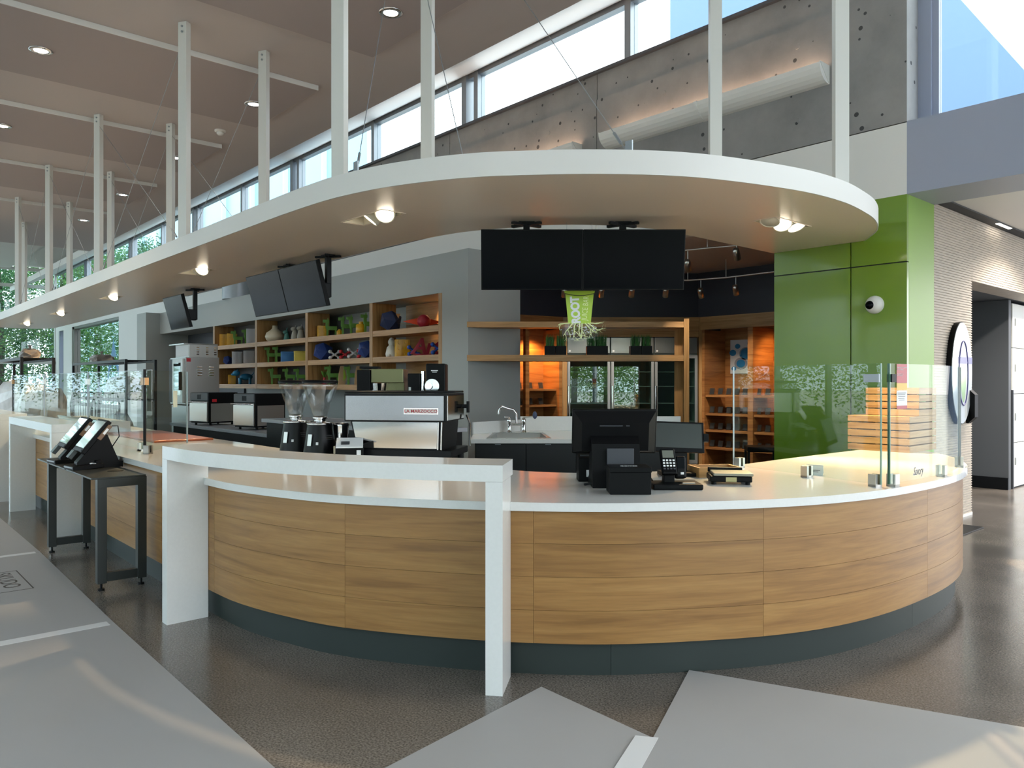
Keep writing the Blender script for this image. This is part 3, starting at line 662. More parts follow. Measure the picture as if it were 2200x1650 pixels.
# --- main register seen from behind
t = thing('cash_register', 'large black register screen seen from behind on the counter', 'register', (*(-2.9236, 3.3659), ZC), RV)
Mx = TM(0.005, -0.02, 0.30) @ RX(R(12))
part(t, 'screen_body', MB().cb((0, 0.03, 0), (0.485, 0.03, 0.262), Mx), M_black, 0.008)
bv = MB(); a = [(-.235, .015, -.122), (.235, .015, -.122), (.235, .015, .122), (-.235, .015, .122)]; b = [(-.19, -.03, -.10), (.19, -.03, -.10), (.19, -.03, .065), (-.19, -.03, .065)]
bv.add(a + b, [(0,1,5,4), (1,2,6,5), (2,3,7,6), (3,0,4,7), (4,5,6,7)], False, Mx); part(t, 'back_shell', bv, M_black)
part(t, 'vent_slots', MB().box((-0.09, -0.032, 0.045), (0.04, -0.030, 0.051), Mx).box((0.06, -0.032, 0.045), (0.08, -0.030, 0.051), Mx), M_dgrey)
part(t, 'front_glass', MB().cb((0, 0.047, 0), (0.45, 0.004, 0.23), Mx), M_screen)
st = MB().prism([(-0.16, 0), (0.13, 0), (0.13, 0.02), (0.06, 0.05), (0.03, 0.27), (-0.03, 0.30), (-0.09, 0.24), (-0.13, 0.10)], -0.135, 0.135, M=Matrix(((0,0,1,0),(1,0,0,0),(0,1,0,0),(0,0,0,1))))
part(t, 'stand', st, M_black, 0.006)
part(t, 'stand_flap', MB().cb((0.02, -0.142, 0.17), (0.15, 0.01, 0.10)), M_dgrey, 0.003)
part(t, 'cable', MB().tube([(-0.17, -0.05, 0.008), (-0.13, -0.09, 0.02), (-0.05, -0.12, 0.012), (0.02, -0.12, 0.006)], 0.007), M_blackm)
t = thing('receipt_printer', 'small black receipt printer left of the register stand', 'printer', (*(-3.1689, 3.3905), ZC), RV)
part(t, 'body', MB().prism([(-0.08, 0), (0.08, 0), (0.08, 0.165), (-0.03, 0.165), (-0.08, 0.14)], -0.045, 0.045, M=Matrix(((0,0,1,0),(1,0,0,0),(0,1,0,0),(0,0,0,1)))), M_black, 0.006)
part(t, 'paper_slot', MB().box((-0.035, -0.06, 0.150), (0.035, -0.03, 0.157)), M_dgrey)
part(t, 'label', MB().box((0.0, -0.0815, 0.03), (0.028, -0.08, 0.07)), M_paper)
# --- customer display
t = thing('customer_display', 'tilted dark customer display beside the black register', 'display', (*(-2.9395, 3.9968), ZC), RV)
Mx = TM(0, -0.02, 0.243) @ RX(R(-16)) @ RY(R(2))
part(t, 'bezel', MB().cb((0, 0, 0), (0.318, 0.022, 0.195), Mx), M_black, 0.004)
part(t, 'screen', MB().cb((0, -0.0118, 0.008), (0.290, 0.002, 0.155), Mx), mat('grey_display', '#39403f', 0.18))
part(t, 'side_reader', MB().cb((0.172, 0.0, 0.0), (0.03, 0.03, 0.05), Mx), M_black)
part(t, 'pole', MB().box((-0.07, 0.0, 0.02), (0.06, 0.03, 0.20)), M_blackm)
part(t, 'base', MB().cb((0, 0.02, 0.012), (0.22, 0.18, 0.024)), M_black, 0.004)
# --- payment terminal
t = thing('payment_terminal', 'black card terminal with keypad on a flat stand', 'card terminal', (*(-2.6044, 3.5154), ZC), RV)
part(t, 'base', MB().cb((0, 0, 0.016), (0.275, 0.19, 0.032)), M_black, 0.008)
part(t, 'neck', MB().box((-0.065, -0.02, 0.03), (-0.005, 0.04, 0.13)), M_black, 0.004)
Mx = TM(-0.04, -0.015, 0.145) @ RX(R(-32))
pt = part(t, 'keypad_body', MB().cb((0, 0, 0), (0.085, 0.03, 0.155), Mx), M_black, 0.008)
part(pt, 'screen', MB().cb((0, -0.0155, 0.042), (0.062, 0.002, 0.045), Mx), mat('lcd_grey', '#6b6f66', 0.3))
for i in range(4):
    for j in range(4): part(pt, 'key', MB().cb((-0.027 + 0.018 * j, -0.0165, 0.003 - 0.017 * i), (0.011, 0.004, 0.009), Mx), M_paper if i < 3 else M_dgrey)
Mx = TM(0.035, 0.03, 0.11) @ RX(R(-12))
pt = part(t, 'reader_cradle', MB().cb((0, 0, 0), (0.062, 0.05, 0.125), Mx), M_black, 0.012)
part(pt, 'reader_window', MB().cb((0, -0.026, 0.02), (0.04, 0.003, 0.055), Mx), M_screen)
part(pt, 'reader_badge', MB().cb((0.006, -0.026, -0.035), (0.018, 0.003, 0.012), Mx), M_paper)
part(t, 'card_slot', MB().box((0.03, -0.06, 0.032), (0.10, -0.035, 0.036)), M_steeld)
part(t, 'cable', MB().tube([(-0.11, 0.06, 0.03), (-0.13, 0.09, 0.06), (-0.10, 0.12, 0.02), (-0.14, 0.16, 0.006)], 0.004), M_blackm)
# --- scale
t = thing('counter_scale', 'small black counter scale with pale steel platter', 'scale', (*(-2.5288, 3.9328), ZC), RV + R(-8))
part(t, 'body', MB().cb((0, 0, 0.032), (0.235, 0.20, 0.034)), M_black, 0.006)
part(t, 'platter', MB().cb((0.012, -0.002, 0.058), (0.222, 0.20, 0.016)), mat('pale_platter', '#8a897c', 0.35, 0.3), 0.004)
part(t, 'rear_bar', MB().cb((-0.01, 0.10, 0.066), (0.20, 0.025, 0.03)), M_black, 0.006)
for sx in (-1, 1):
    for sy in (-1, 1): part(t, 'foot', MB().cyl((sx * 0.095, sy * 0.08, 0), (sx * 0.095, sy * 0.08, 0.016), 0.014), M_black)
part(t, 'rating_plate', MB().box((-0.03, -0.1015, 0.018), (0.03, -0.1, 0.044)), mat('plate_yellow', '#a8a070', 0.5))
t = thing('wooden_tray', 'low brown wooden tray behind the scale', 'tray', (*(-2.7858, 4.1705), ZC), RV + R(8))
for a, b in (((-.14, -.10, 0), (.14, .10, .012)), ((-.14, -.10, .012), (.14, -.085, .06)), ((-.14, .085, .012), (.14, .10, .06)), ((-.14, -.085, .012), (-.125, .085, .06)), ((.125, -.085, .012), (.14, .085, .06))):
    part(t, 'board', MB().box(a, b), M_crate)
t = thing('tent_card', 'small white folded notice card inside the glass guard', 'card', (*(-2.3822, 4.6719), ZC), RV + R(-30))
part(t, 'front_leaf', MB().cb((0, 0, 0.028), (0.10, 0.002, 0.056), RX(R(-18))), M_paper)
part(t, 'back_leaf', MB().cb((0, 0.034, 0.028), (0.10, 0.002, 0.056), RX(R(18))), M_paper)
ln = MB()
for k in range(2): ln.cb((-0.005, -0.0016, 0.030 - 0.010 * k), (0.075 - 0.02 * k, 0.0006, 0.003), RX(R(-18)))
part(t, 'print', ln, M_dgrey)
# --- slatted crates
def crate(name, label, x0, x1, y0, y1, z0, n, pitch=0.062, hgt=0.052):
    t = thing(name, label, 'crate', ((x0+x1)/2, (y0+y1)/2, z0), 0, 'slatted wooden display crates')
    w, d = (x1-x0)/2, (y1-y0)/2; H = n * pitch - 0.010
    for i in range(n):
        z = i * pitch
        part(t, 'slat', MB().box((-w, -d, z), (w, -d + .016, z + hgt)), M_crate, 0.0015); part(t, 'slat', MB().box((-w, d - .016, z), (w, d, z + hgt)), M_crate, 0.0015)
        for sx in (-1, 1): part(t, 'side_slat', MB().box((sx*w - (.016 if sx > 0 else 0), -d + .0165, z), (sx*w + (0 if sx > 0 else .016), d - .0165, z + hgt)), M_crate, 0.0015)
    for sx in (-1, 0, 1):
        for sy in (-1, 1): part(t, 'batten', MB().box((sx*(w - .05) - .025, sy*(d - .017) - (0.014 if sy > 0 else 0), 0), (sx*(w - .05) + .025, sy*(d - .017) + (0 if sy > 0 else 0.014), H)), M_crate)
    part(t, 'top_board', MB().box((-w + .0165, -d + .0165, H - 0.016), (w - .0165, d - .0165, H - 0.002)), M_crate)
crate('slatted_crate', 'lower wide slatted wooden crate glowing under warm light', -3.12, -2.60, 6.72, 7.30, ZC, 5)
crate('slatted_crate', 'upper slatted wooden crate stacked at the back', -3.05, -2.60, 6.92, 7.30, ZC + 0.302, 4)
# --- signs and lettering on the curved guard
def ongl(s, z):                         # matrix of a spot on the outside of the curved guard
    a, b = sub(s - .02, s + .02, -0.0405, 1); return TM((a[0]+b[0])/2, (a[1]+b[1])/2, z) @ RZ(math.atan2(b[1]-a[1], b[0]-a[0]))
sg = s0 + 0.135
t = thing('feedback_sign', 'small red and yellow feedback notice stuck on the curved glass', 'notice')
Mx = ongl(sg, 1.49)
part(t, 'red_sheet', MB().cb((0, 0, 0.012), (0.125, 0.0014, 0.108), Mx), mat('notice_red', '#a83440', 0.4))
part(t, 'yellow_band', MB().cb((0, 0, -0.062), (0.125, 0.0014, 0.038), Mx), mat('notice_yellow', '#d2a93a', 0.4))
part(t, 'heading', text('How was your experience?\nWe\'re listening!', 0.0115, Mx @ TM(-0.058, -0.0012, 0.043) @ FRONT, 0.0002), M_paper)
part(t, 'body_text', text('Scan the QR code to\nprovide feedback.', 0.0088, Mx @ TM(-0.058, -0.0012, 0.006) @ FRONT, 0.0002), M_paper)
t = thing('notice_sheet', 'small white notice with red footer on the curved glass', 'notice')
Mx = ongl(sg, 1.352)
part(t, 'sheet', MB().cb((0, 0, 0), (0.125, 0.0014, 0.105), Mx), M_paper)
part(t, 'footer', MB().cb((0, -0.0002, -0.043), (0.125, 0.0016, 0.019), Mx), MATS['notice_red'])
ln = MB()
for k in range(5): ln.cb((-0.004 - 0.004 * (k % 2), -0.0010, 0.038 - 0.010 * k), (0.10 - 0.008 * k, 0.0004, 0.0028), Mx)
part(t, 'print', ln, M_dgrey)
t = thing('glass_lettering', 'black script word Savory outlined in white on curved glass', 'lettering')
Mx = ongl(smat((-1.765, 4.80)), 0.925)
part(t, 'outline', textfit('Savory', 0.150, 0.068, Mx @ TM(-0.075, -0.0008, -0.035) @ FRONT, 0.0002, 0.9, 0.03, shear=0.32), M_paper)
part(t, 'letters', textfit('Savory', 0.142, 0.060, Mx @ TM(-0.071, -0.0014, -0.031) @ FRONT, 0.0002, 0.9, 0.0, shear=0.32), M_ink)
# --- espresso machine
EM = (-4.8741, 3.2442)
t = thing('espresso_machine', 'large stainless espresso machine with red lettered badge', 'espresso machine', (EM[0], EM[1], ZC), RV + R(-11)); t.scale = (1.15, 1.0, 0.965)
M_mirror = mat('polished_steel', (0.55, 0.55, 0.54), 0.10, 1.0); M_panel = mat('machine_panel', (0.22, 0.22, 0.225), 0.20, 1.0, bump=((1.5, 1.5, 3), 0.12))
part(t, 'base', MB().cb((0.03, 0.02, 0.075), (0.66, 0.50, 0.05)), M_blackm, 0.004)
for sx in (-1, 1):
    for sy in (-1, 1): part(t, 'foot', MB().cyl((0.03 + sx * 0.29, 0.02 + sy * 0.20, 0), (0.03 + sx * 0.29, 0.02 + sy * 0.20, 0.05), 0.022), M_blackm)
lower = MB().add([(-.27, -.20, .10), (.29, -.20, .10), (.29, .22, .10), (-.27, .22, .10), (-.305, -.215, .315), (.305, -.215, .315), (.305, .22, .315), (-.305, .22, .315)],
        [(0,3,2,1), (4,5,6,7), (0,1,5,4), (1,2,6,5), (2,3,7,6), (3,0,4,7)]); part(t, 'lower_body', lower, M_blackm)
part(t, 'back_splash_panel', MB().add([(-.262, -.2035, .112), (.262, -.2035, .112), (.275, -.2175, .31), (-.295, -.2175, .31)], [(0,1,2,3)]), M_mirror)
for x in (0.27, 0.292): part(t, 'chrome_strip', MB().tube([(x, -.206, .105), (x + .008, -.220, .312)], 0.006, 8), M_chrome)
part(t, 'upper_body', MB().cb((0, 0.0, 0.42), (0.672, 0.50, 0.208)), M_blackm, 0.004)
part(t, 'upper_panel', MB().cb((-0.002, -0.252, 0.417), (0.648, 0.006, 0.186)), M_panel, 0.002)
part(t, 'side_panel', MB().cb((0.338, 0.0, 0.417), (0.006, 0.46, 0.186)), M_mirror, 0.002)
part(t, 'cup_rail', MB().tube([(-.33, -.24, .535), (.33, -.24, .535), (.33, .24, .535), (-.33, .24, .535), (-.33, -.24, .535)], 0.008, 8), M_blackm)
bd = part(t, 'badge', MB().cb((0.175, -0.257, 0.395), (0.225, 0.006, 0.048)), M_chrome, 0.002)
part(bd, 'badge_field', MB().cb((0.175, -0.2605, 0.395), (0.213, 0.002, 0.038)), mat('badge_silver', '#c9c4c2', 0.4))
part(bd, 'badge_letters', text('LA MARZOCCO', 0.030, TM(0.175, -0.262, 0.385) @ FRONT, 0.0003, 1.0, 0.0006, 'CENTER'), mat('badge_red', '#9c1226', 0.35))
part(t, 'steam_knob', MB().cyl((0.345, 0.17, 0.42), (0.385, 0.17, 0.42), 0.016).box((0.375, 0.155, 0.37), (0.39, 0.185, 0.46)), M_blackm)
part(t, 'steam_wand', MB().tube([(0.36, 0.22, 0.35), (0.375, 0.26, 0.28), (0.375, 0.27, 0.10)], 0.006), M_chrome)
t = thing('grounds_box', 'black knock box with small white display left of espresso machine', 'knock box', (*(-4.9934, 2.8378), ZC), RV + R(10))
part(t, 'box', MB().cb((0, 0, 0.07), (0.20, 0.20, 0.14)), M_black, 0.006)
part(t, 'top_plate', MB().cb((0, 0, 0.16), (0.19, 0.16, 0.012), RX(R(20))), M_paper, 0.002)
part(t, 'display', MB().cb((-0.03, -0.02, 0.168), (0.06, 0.05, 0.004), RX(R(20))), M_dgrey)
part(t, 'sticker', MB().cb((0.065, -0.1008, 0.075), (0.03, 0.001, 0.05)), M_paper)
# --- grinders
M_hop = glassm('clear_hopper', (0.95, 0.95, 0.95), 0.10)
def grinder(x, y, label, rz):
    t = thing('coffee_grinder', label, 'coffee grinder', (x, y, ZC), rz, 'coffee grinders with clear hoppers'); t.scale = (1.12, 1.12, 1.0)
    part(t, 'body', MB().lathe([(0.115, 0.0), (0.116, 0.03), (0.098, 0.16), (0.085, 0.26), (0.083, 0.268)], 32), mat('grinder_black', '#090a0c', 0.4, spec=0.25) if 'grinder_black' not in MATS else MATS['grinder_black'])
    part(t, 'collar', MB().lathe([(0.088, 0.268), (0.09, 0.272), (0.09, 0.282), (0.04, 0.288), (0.042, 0.31), (0.05, 0.312), (0.05, 0.325), (0.04, 0.33)], 28), M_chrome)
    h = part(t, 'hopper', MB().lathe([(0.045, 0.33), (0.050, 0.345), (0.118, 0.555), (0.118, 0.585), (0.114, 0.585), (0.114, 0.556), (0.046, 0.347), (0.041, 0.335)], 36), M_hop)
    part(h, 'hopper_gate', MB().lathe([(0.047, 0.335), (0.049, 0.40), (0.001, 0.435)], 20), M_acry)
    part(h, 'hopper_lid', MB().lathe([(0.121, 0.583), (0.121, 0.60), (0.10, 0.606), (0.001, 0.606)], 36), M_black)
    d = part(t, 'doser', MB().cyl((0.12, 0.09, 0.16), (0.12, 0.09, 0.255), 0.055, n=20), M_chrome)
    part(d, 'doser_lid', MB().lathe([(0.060, 0.255), (0.060, 0.275), (0.001, 0.28)], 20, TM(0.12, 0.09, 0)), M_chrome)
    part(d, 'chute', MB().cyl((0.12, 0.09, 0.16), (0.12, 0.09, 0.09), 0.05, 0.015, n=16), mat('brass_chute', '#8c7a55', 0.25, 0.9) if 'brass_chute' not in MATS else MATS['brass_chute'])
    part(t, 'nameplate', MB().cb((0, -0.002, 0), (0.032, 0.006, 0.085), TM(-0.045, -0.093, 0.155) @ RZ(R(-26)) @ RX(R(-8))), M_steeld)
    part(t, 'sticker', MB().cb((0, 0, 0), (0.016, 0.003, 0.02), TM(0.005, -0.103, 0.13) @ RX(R(-8))), M_paper)
    sl = MB()
    for k in range(3): sl.cb((0.055, -0.087, 0.19 - 0.014 * k), (0.05, 0.004, 0.004), RZ(R(14)))
    part(t, 'vents', sl, M_ink)
grinder(-5.7505, 2.782, 'black coffee grinder with clear hopper, farther of the two', RV)
grinder(-5.3479, 2.7842, 'black coffee grinder with clear hopper beside the espresso machine', RV)
t = thing('wall_socket_block', 'small beige socket block with cable at grinder foot', 'socket', (*(-4.998, 2.7269), ZC), RV + R(10))
part(t, 'block', MB().cb((0, 0, 0.10), (0.035, 0.02, 0.055)), mat('beige_socket', '#b8ae98', 0.5), 0.003)
part(t, 'stalk', MB().box((-0.012, -0.008, 0), (0.012, 0.008, 0.08)), M_blackm)
part(t, 'plug', MB().cb((0.035, 0, 0.095), (0.018, 0.018, 0.03)), MATS['beige_socket'])
part(t, 'cable', MB().tube([(0.044, 0, 0.09), (0.06, 0.0, 0.08), (0.08, 0.01, 0.085), (0.09, 0.02, 0.06)], 0.003), M_paper)
# --- dark register table with two touch screens and two keypads
t = thing('register_table', 'narrow gunmetal table standing against the counter front', 'table', (-6.72, 1.54, 0), 0)
L2, D2, ZT = 0.80, 0.145, 0.79
part(t, 'top', MB().box((-1.02, -0.20, ZT - 0.012), (0.83, 0.155, ZT)), M_gun, 0.002)
for sx in (-1, 1):
    for sy in (-1, 1):
        lg = part(t, 'leg', MB().box((sx*L2 - .03, sy*D2*0.9 - .03, 0.05), (sx*L2 + .03, sy*D2*0.9 + .03, ZT - .07)), M_gun, 0.002)
        part(lg, 'levelling_foot', MB().cyl((sx*L2, sy*D2*0.9, 0), (sx*L2, sy*D2*0.9, 0.012), 0.022).cyl((sx*L2, sy*D2*0.9, 0.01), (sx*L2, sy*D2*0.9, 0.05), 0.008), M_blackm)
    part(t, 'foot_rail', MB().box((sx*L2 - .025, -D2*0.9 + .03, 0.06), (sx*L2 + .025, D2*0.9 - .03, 0.12)), M_gun, 0.002)
    part(t, 'top_rail', MB().box((sx*L2 - .03, -D2*0.9 - .03, ZT - .072), (sx*L2 + .03, D2*0.9 + .03, ZT - .012)), M_gun, 0.002)
part(t, 'cable_hole', MB().lathe([(0.055, 0), (0.055, 0.002), (0.048, 0.0025), (0.001, 0.0025)], 24, TM(0.45, 0.05, ZT)), M_black)
def touch(x, label, refl):
    t = thing('touch_terminal', label, 'touch terminal', (x, 1.56, ZT), R(-3), 'touch terminals on the dark table')
    sd = [(-0.16, 0), (0.16, 0), (0.16, 0.045), (0.13, 0.05), (0.05, 0.255), (0.01, 0.265), (-0.10, 0.12), (-0.16, 0.05)]
    part(t, 'stand', MB().prism([(p[0], p[1]) for p in sd], -0.06, 0.06, M=Matrix(((0,0,1,0),(1,0,0,0),(0,1,0,0),(0,0,0,1)))), M_black, 0.004)
    Mx = TM(0, -0.06, 0.255) @ RX(R(-38))
    b = part(t, 'screen_body', MB().cb((0, 0.016, 0), (0.36, 0.036, 0.30), Mx), M_black, 0.006)
    part(b, 'screen', MB().cb((0, -0.0035, 0.008), (0.325, 0.002, 0.245), Mx), refl)
    part(b, 'badge_plate', MB().cb((0, -0.0035, -0.135), (0.30, 0.002, 0.02), Mx), M_dgrey)
    part(t, 'scanner', MB().cb((0.0, -0.01, -0.19), (0.10, 0.03, 0.07), Mx), M_gun, 0.003)
    part(t, 'card_reader', MB().cb((0.192, 0.035, 0.06), (0.022, 0.03, 0.13), Mx), mat('reader_brown', '#6f5238', 0.4) if 'reader_brown' not in MATS else MATS['reader_brown'], 0.003)
    part(t, 'reader_label', MB().cb((0.2045, 0.035, 0.07), (0.002, 0.018, 0.05), Mx), M_paper)
    part(t, 'cable', MB().tube([(0.21, 0.05, 0.33), (0.225, 0.09, 0.33), (0.22, 0.10, 0.25), (0.15, 0.06, 0.16)], 0.004), M_blackm)
M_gl1 = mat('mirror_screen', (0.45, 0.47, 0.46), 0.04, 1.0)
M_gl2 = mat('pale_screen', (0.60, 0.61, 0.58), 0.07, 1.0)
touch(-6.62, 'nearer touch terminal with pale grey reflecting screen', M_gl2)
touch(-7.18, 'farther touch terminal whose screen mirrors green trees', M_gl1)
def keypad(x, y, label):
    t = thing('keypad_printer', label, 'keypad', (x, y, ZT), R(6), 'flat keypads before the touch terminals')
    part(t, 'body', MB().cb((0, 0, 0.018), (0.20, 0.22, 0.036), RX(R(4))), M_black, 0.005)
    part(t, 'silver_strip', MB().cb((0, 0.045, 0.038), (0.18, 0.02, 0.006), RX(R(4))), M_alu)
    part(t, 'front_strip', MB().cb((0, -0.112, 0.026), (0.18, 0.004, 0.010), RX(R(4))), M_alu)
    part(t, 'slot_block', MB().cb((0.03, 0.08, 0.045), (0.12, 0.04, 0.028), RX(R(4))), M_black, 0.003)
    part(t, 'button', MB().cyl((0.06, 0.03, 0.035), (0.06, 0.03, 0.045), 0.012), M_paper)
keypad(-6.60, 1.455, 'flat black keypad nearest the table front corner'); keypad(-7.22, 1.455, 'flat black keypad at the far end of the dark table')
# ================================================================== SCREENS ON THE CANOPY
def tv(center, rz, w, h, tilt, label, mount_y, mount_dx=0.0):
    """center: middle of screen; mount offset behind the screen along local +Y"""
    t = thing('menu_screen', label, 'screen', (center[0], center[1], center[2]), rz, 'black menu screens under the canopy')
    Mx = RX(R(tilt))
    part(t, 'casing', MB().cb((0, 0.02, 0), (w, 0.045, h), Mx), M_black, 0.004)
    part(t, 'screen', MB().cb((0, -0.0035, 0), (w - 0.018, 0.002, h - 0.022), Mx), M_screen)
    part(t, 'back_box', MB().cb((mount_dx, 0.065, -0.02), (w * 0.45, 0.05, h * 0.55), Mx), M_black, 0.01)
    zt = 2.85 - center[2]
    part(t, 'pole', MB().box((mount_dx - 0.028, mount_y - 0.028, -0.10), (mount_dx + 0.028, mount_y + 0.028, zt)), M_blackm, 0.004)
    part(t, 'tilt_arm', MB().cb((mount_dx, (mount_y + 0.08) / 2, -0.03), (0.10, max(0.04, mount_y - 0.06), 0.16)), M_blackm, 0.01)
    pl = MB().cb((mount_dx, mount_y, zt - 0.008), (0.14, 0.10, 0.016))
    for a in (R(35), R(-35)): pl.cb((0, 0, 0), (0.30, 0.035, 0.022), TM(mount_dx, mount_y, zt - 0.02) @ RZ(a))
    part(t, 'ceiling_plate', pl, M_blackm)
    return t
for i, c in enumerate(((-4.6972, 4.3797), (-4.1332, 5.0171))):
    tv((c[0], c[1], 2.475), RV, 0.849, 0.50, 9, ['large black menu screen over the sink, left of pair', 'large black menu screen over the display cases, right of pair'][i], 0.30, (-0.04, -0.05)[i])
tv((-8.66, 3.82, 2.487), 0.0, 0.90, 0.49, 15, 'tilted black menu screen, farther half of the side pair', 0.26, 0.06)
tv((-7.755, 3.82, 2.487), 0.0, 0.90, 0.49, 15, 'tilted black menu screen, nearer half of the side pair', 0.26, 0.10)
tv((-11.82, 3.82, 2.487), 0.0, 0.82, 0.49, 15, 'single tilted menu screen farther along the canopy reflecting daylight', 0.24, 0.1)
# ================================================================== HANGING ROOT JUICE BAR SIGN
SG = (-4.6417, 4.8951); t = thing('hanging_sign', 'lime green cup shaped sign reading ROOT JUICE BAR with painted roots', 'sign', (SG[0], SG[1], 1.965), RV)
M_lime = mat('lime_acrylic', '#a6c63f', 0.3); M_lime2 = mat('pale_lime', '#e3ecb0', 0.4)
part(t, 'cup', MB().prism([(-0.098, 0), (0.098, 0), (0.124, 0.262), (-0.124, 0.262)], -0.006, 0.006, M=Matrix(((1,0,0,0),(0,0,-1,0),(0,1,0,0),(0,0,0,1)))), M_lime)
rim = [(-0.128 + 0.256 * k / 12, 0.262 - 0.018 * math.sin(math.pi * k / 12)) for k in range(13)]
part(t, 'rim', MB().prism(rim + [(0.134, 0.286), (-0.134, 0.286)], -0.009, 0.009, M=Matrix(((1,0,0,0),(0,0,-1,0),(0,1,0,0),(0,0,0,1)))), M_lime)
part(t, 'rim_line', MB().tube([(x, -0.011, z) for x, z in rim], 0.003, 6), M_ink)
part(t, 'root_word', textfit('ROOT', 0.236, 0.082, TM(0.012, -0.008, 0.006) @ RY(R(-94)) @ FRONT, 0.0008, 0.92, 0.05), M_paper)
part(t, 'juice_bar_words', textfit('JUICE BAR', 0.215, 0.062, TM(0.078, -0.008, 0.022) @ RY(R(-85)) @ FRONT, 0.0008, 1.05, 0.0), M_lime2)
el = [(0.172 * math.cos(a) , -0.055 + 0.085 * math.sin(a) - (0.02 * math.cos(a) ** 2)) for a in [2*math.pi*k/28 for k in range(28)]]
part(t, 'clear_backing', MB().prism(el, -0.013, -0.009, M=Matrix(((1,0,0,0),(0,0,-1,0),(0,1,0,0),(0,0,0,1)))), M_acry)
rng = random.Random(3); rt_ = MB()
def root(x, z, a, L, w, d):
    pts = [(x, -0.004, z)]; ws = [w]
    for k in range(6):
        a += rng.uniform(-0.32, 0.32); x += math.cos(a) * L / 6; z += math.sin(a) * L / 6
        if z < -0.15: z = -0.15
        pts.append((x, -0.004, z)); ws.append(w * (1 - 0.11 * (k + 1)))
        if d > 0 and k in (2, 4): root(x, z, a + rng.choice((-1, 1)) * rng.uniform(0.5, 0.9), L * 0.55, ws[-1] * 0.8, d - 1)
    rt_.tube(pts, ws, 6)
for x, a, L in ((-0.085, -2.9, 0.10), (-0.06, -2.55, 0.14), (-0.035, -2.0, 0.14), (0.0, -1.7, 0.13), (0.02, -1.3, 0.14), (0.05, -0.9, 0.14), (0.07, -0.55, 0.13), (0.09, -0.2, 0.09)):
    root(x, 0.004, a, L, 0.0062, 2)
part(t, 'roots', rt_, M_lime2)
for sx in (-0.11, 0.11): part(t, 'wire', MB().tube([(sx, 0, 0.28), (sx, 0, 0.885)], 0.0015, 5), M_alu)
# ================================================================== WALL THINGS ON THE RIGHT
t = thing('security_camera', 'white dome security camera on the green wall', 'security camera', (-3.277, 7.64, 2.21), 0)
part(t, 'housing', MB().lathe([(0.088, 0.0), (0.088, 0.02), (0.07, 0.055), (0.045, 0.072), (0.001, 0.078)], 28, RX(R(90))), M_paint)
part(t, 'lens_dome', MB().sph((-0.022, -0.066, -0.005), 0.042, 20, 12), M_screen)
t = thing('oval_sign', 'glossy oval sign with violet band on the ribbed tile wall', 'sign', (-2.96, 8.93, 1.55), R(90))
ov = [(0.30 * math.cos(a), 0.54 * math.sin(a)) for a in [2*math.pi*k/48 for k in range(48)]]
VF = Matrix(((1,0,0,0),(0,0,-1,0),(0,1,0,0),(0,0,0,1)))
part(t, 'edge', MB().prism(ov, -0.02, 0.03, M=VF), M_black)
part(t, 'face', MB().prism([(x * .97, z * .985) for x, z in ov], 0.03, 0.036, M=VF), mat('silver_gloss', (0.72, 0.75, 0.76), 0.08, 0.25))
ri = MB().tube([(0.03 + 0.13 * math.cos(a), -0.038, 0.0 + 0.34 * math.sin(a)) for a in [2*math.pi*k/36 for k in range(37)]], 0.007, 6)
part(t, 'inner_ring', ri, mat('violet_print', '#54518c', 0.2)); part(t, 'band', MB().box((-0.12, -0.039, 0.10), (0.285, -0.0365, 0.17)), MATS['violet_print'])
part(t, 'green_leaf', MB().prism([(0.075 * math.cos(a) + 0.03, 0.31 * math.sin(a) + 0.0) for a in [2*math.pi*k/24 for k in range(24)]], 0.036, 0.0375, M=VF), mat('leaf_print', '#b7d3a0', 0.1, 0.4))
t = thing('wall_holder', 'slim black holder on the tile wall beside the curved glass', 'holder', (-2.97, 9.2, 1.02), R(90))
part(t, 'back_plate', MB().cb((0, -0.02, 0.17), (0.10, 0.03, 0.36)), M_black, 0.008)
part(t, 'lip', MB().prism([(0, 0.0), (0.06, 0.06), (0.06, 0.30), (0, 0.36)], -0.05, 0.05, M=Matrix(((0,0,1,0),(-1,0,0,-0.035),(0,1,0,0),(0,0,0,1)))), M_black)
# --- pale lockers in the corridor
M_lock = mat('pale_locker', (0.78, 0.775, 0.73), 0.4)
t = thing('locker_bank', 'pale lockers with small latches past the dark doorway', 'lockers', (-3.33, 12.06, 0))
part(t, 'body', MB().box((-0.45, 0, 0.0), (-0.02, 1.85, 2.54)), M_gun)
for j in range(4):
    z0, z1 = (0.02, 0.63, 1.30, 1.93)[j], (0.62, 1.29, 1.92, 2.53)[j]
    for i in range(3):
        d = part(t, 'door', MB().box((-0.02, 0.004 + 0.615 * i, z0), (0.0, 0.612 + 0.615 * i, z1)), M_lock, 0.003)
        part(d, 'latch', MB().box((0.0, 0.10 + 0.615 * i, z0 + 0.30), (0.012, 0.13 + 0.615 * i, z0 + 0.40)), M_steeld)
part(t, 'end_post', MB().box((-0.03, -0.05, 0), (0.02, -0.002, 1.35)), M_dgrey)
solo('floor_mat', MB().box((-2.95, 7.9, 0), (-2.62, 8.6, 0.012)), M_blackm, 'small dark mat on the floor beside the counter end', 'mat', bevel=0.003)
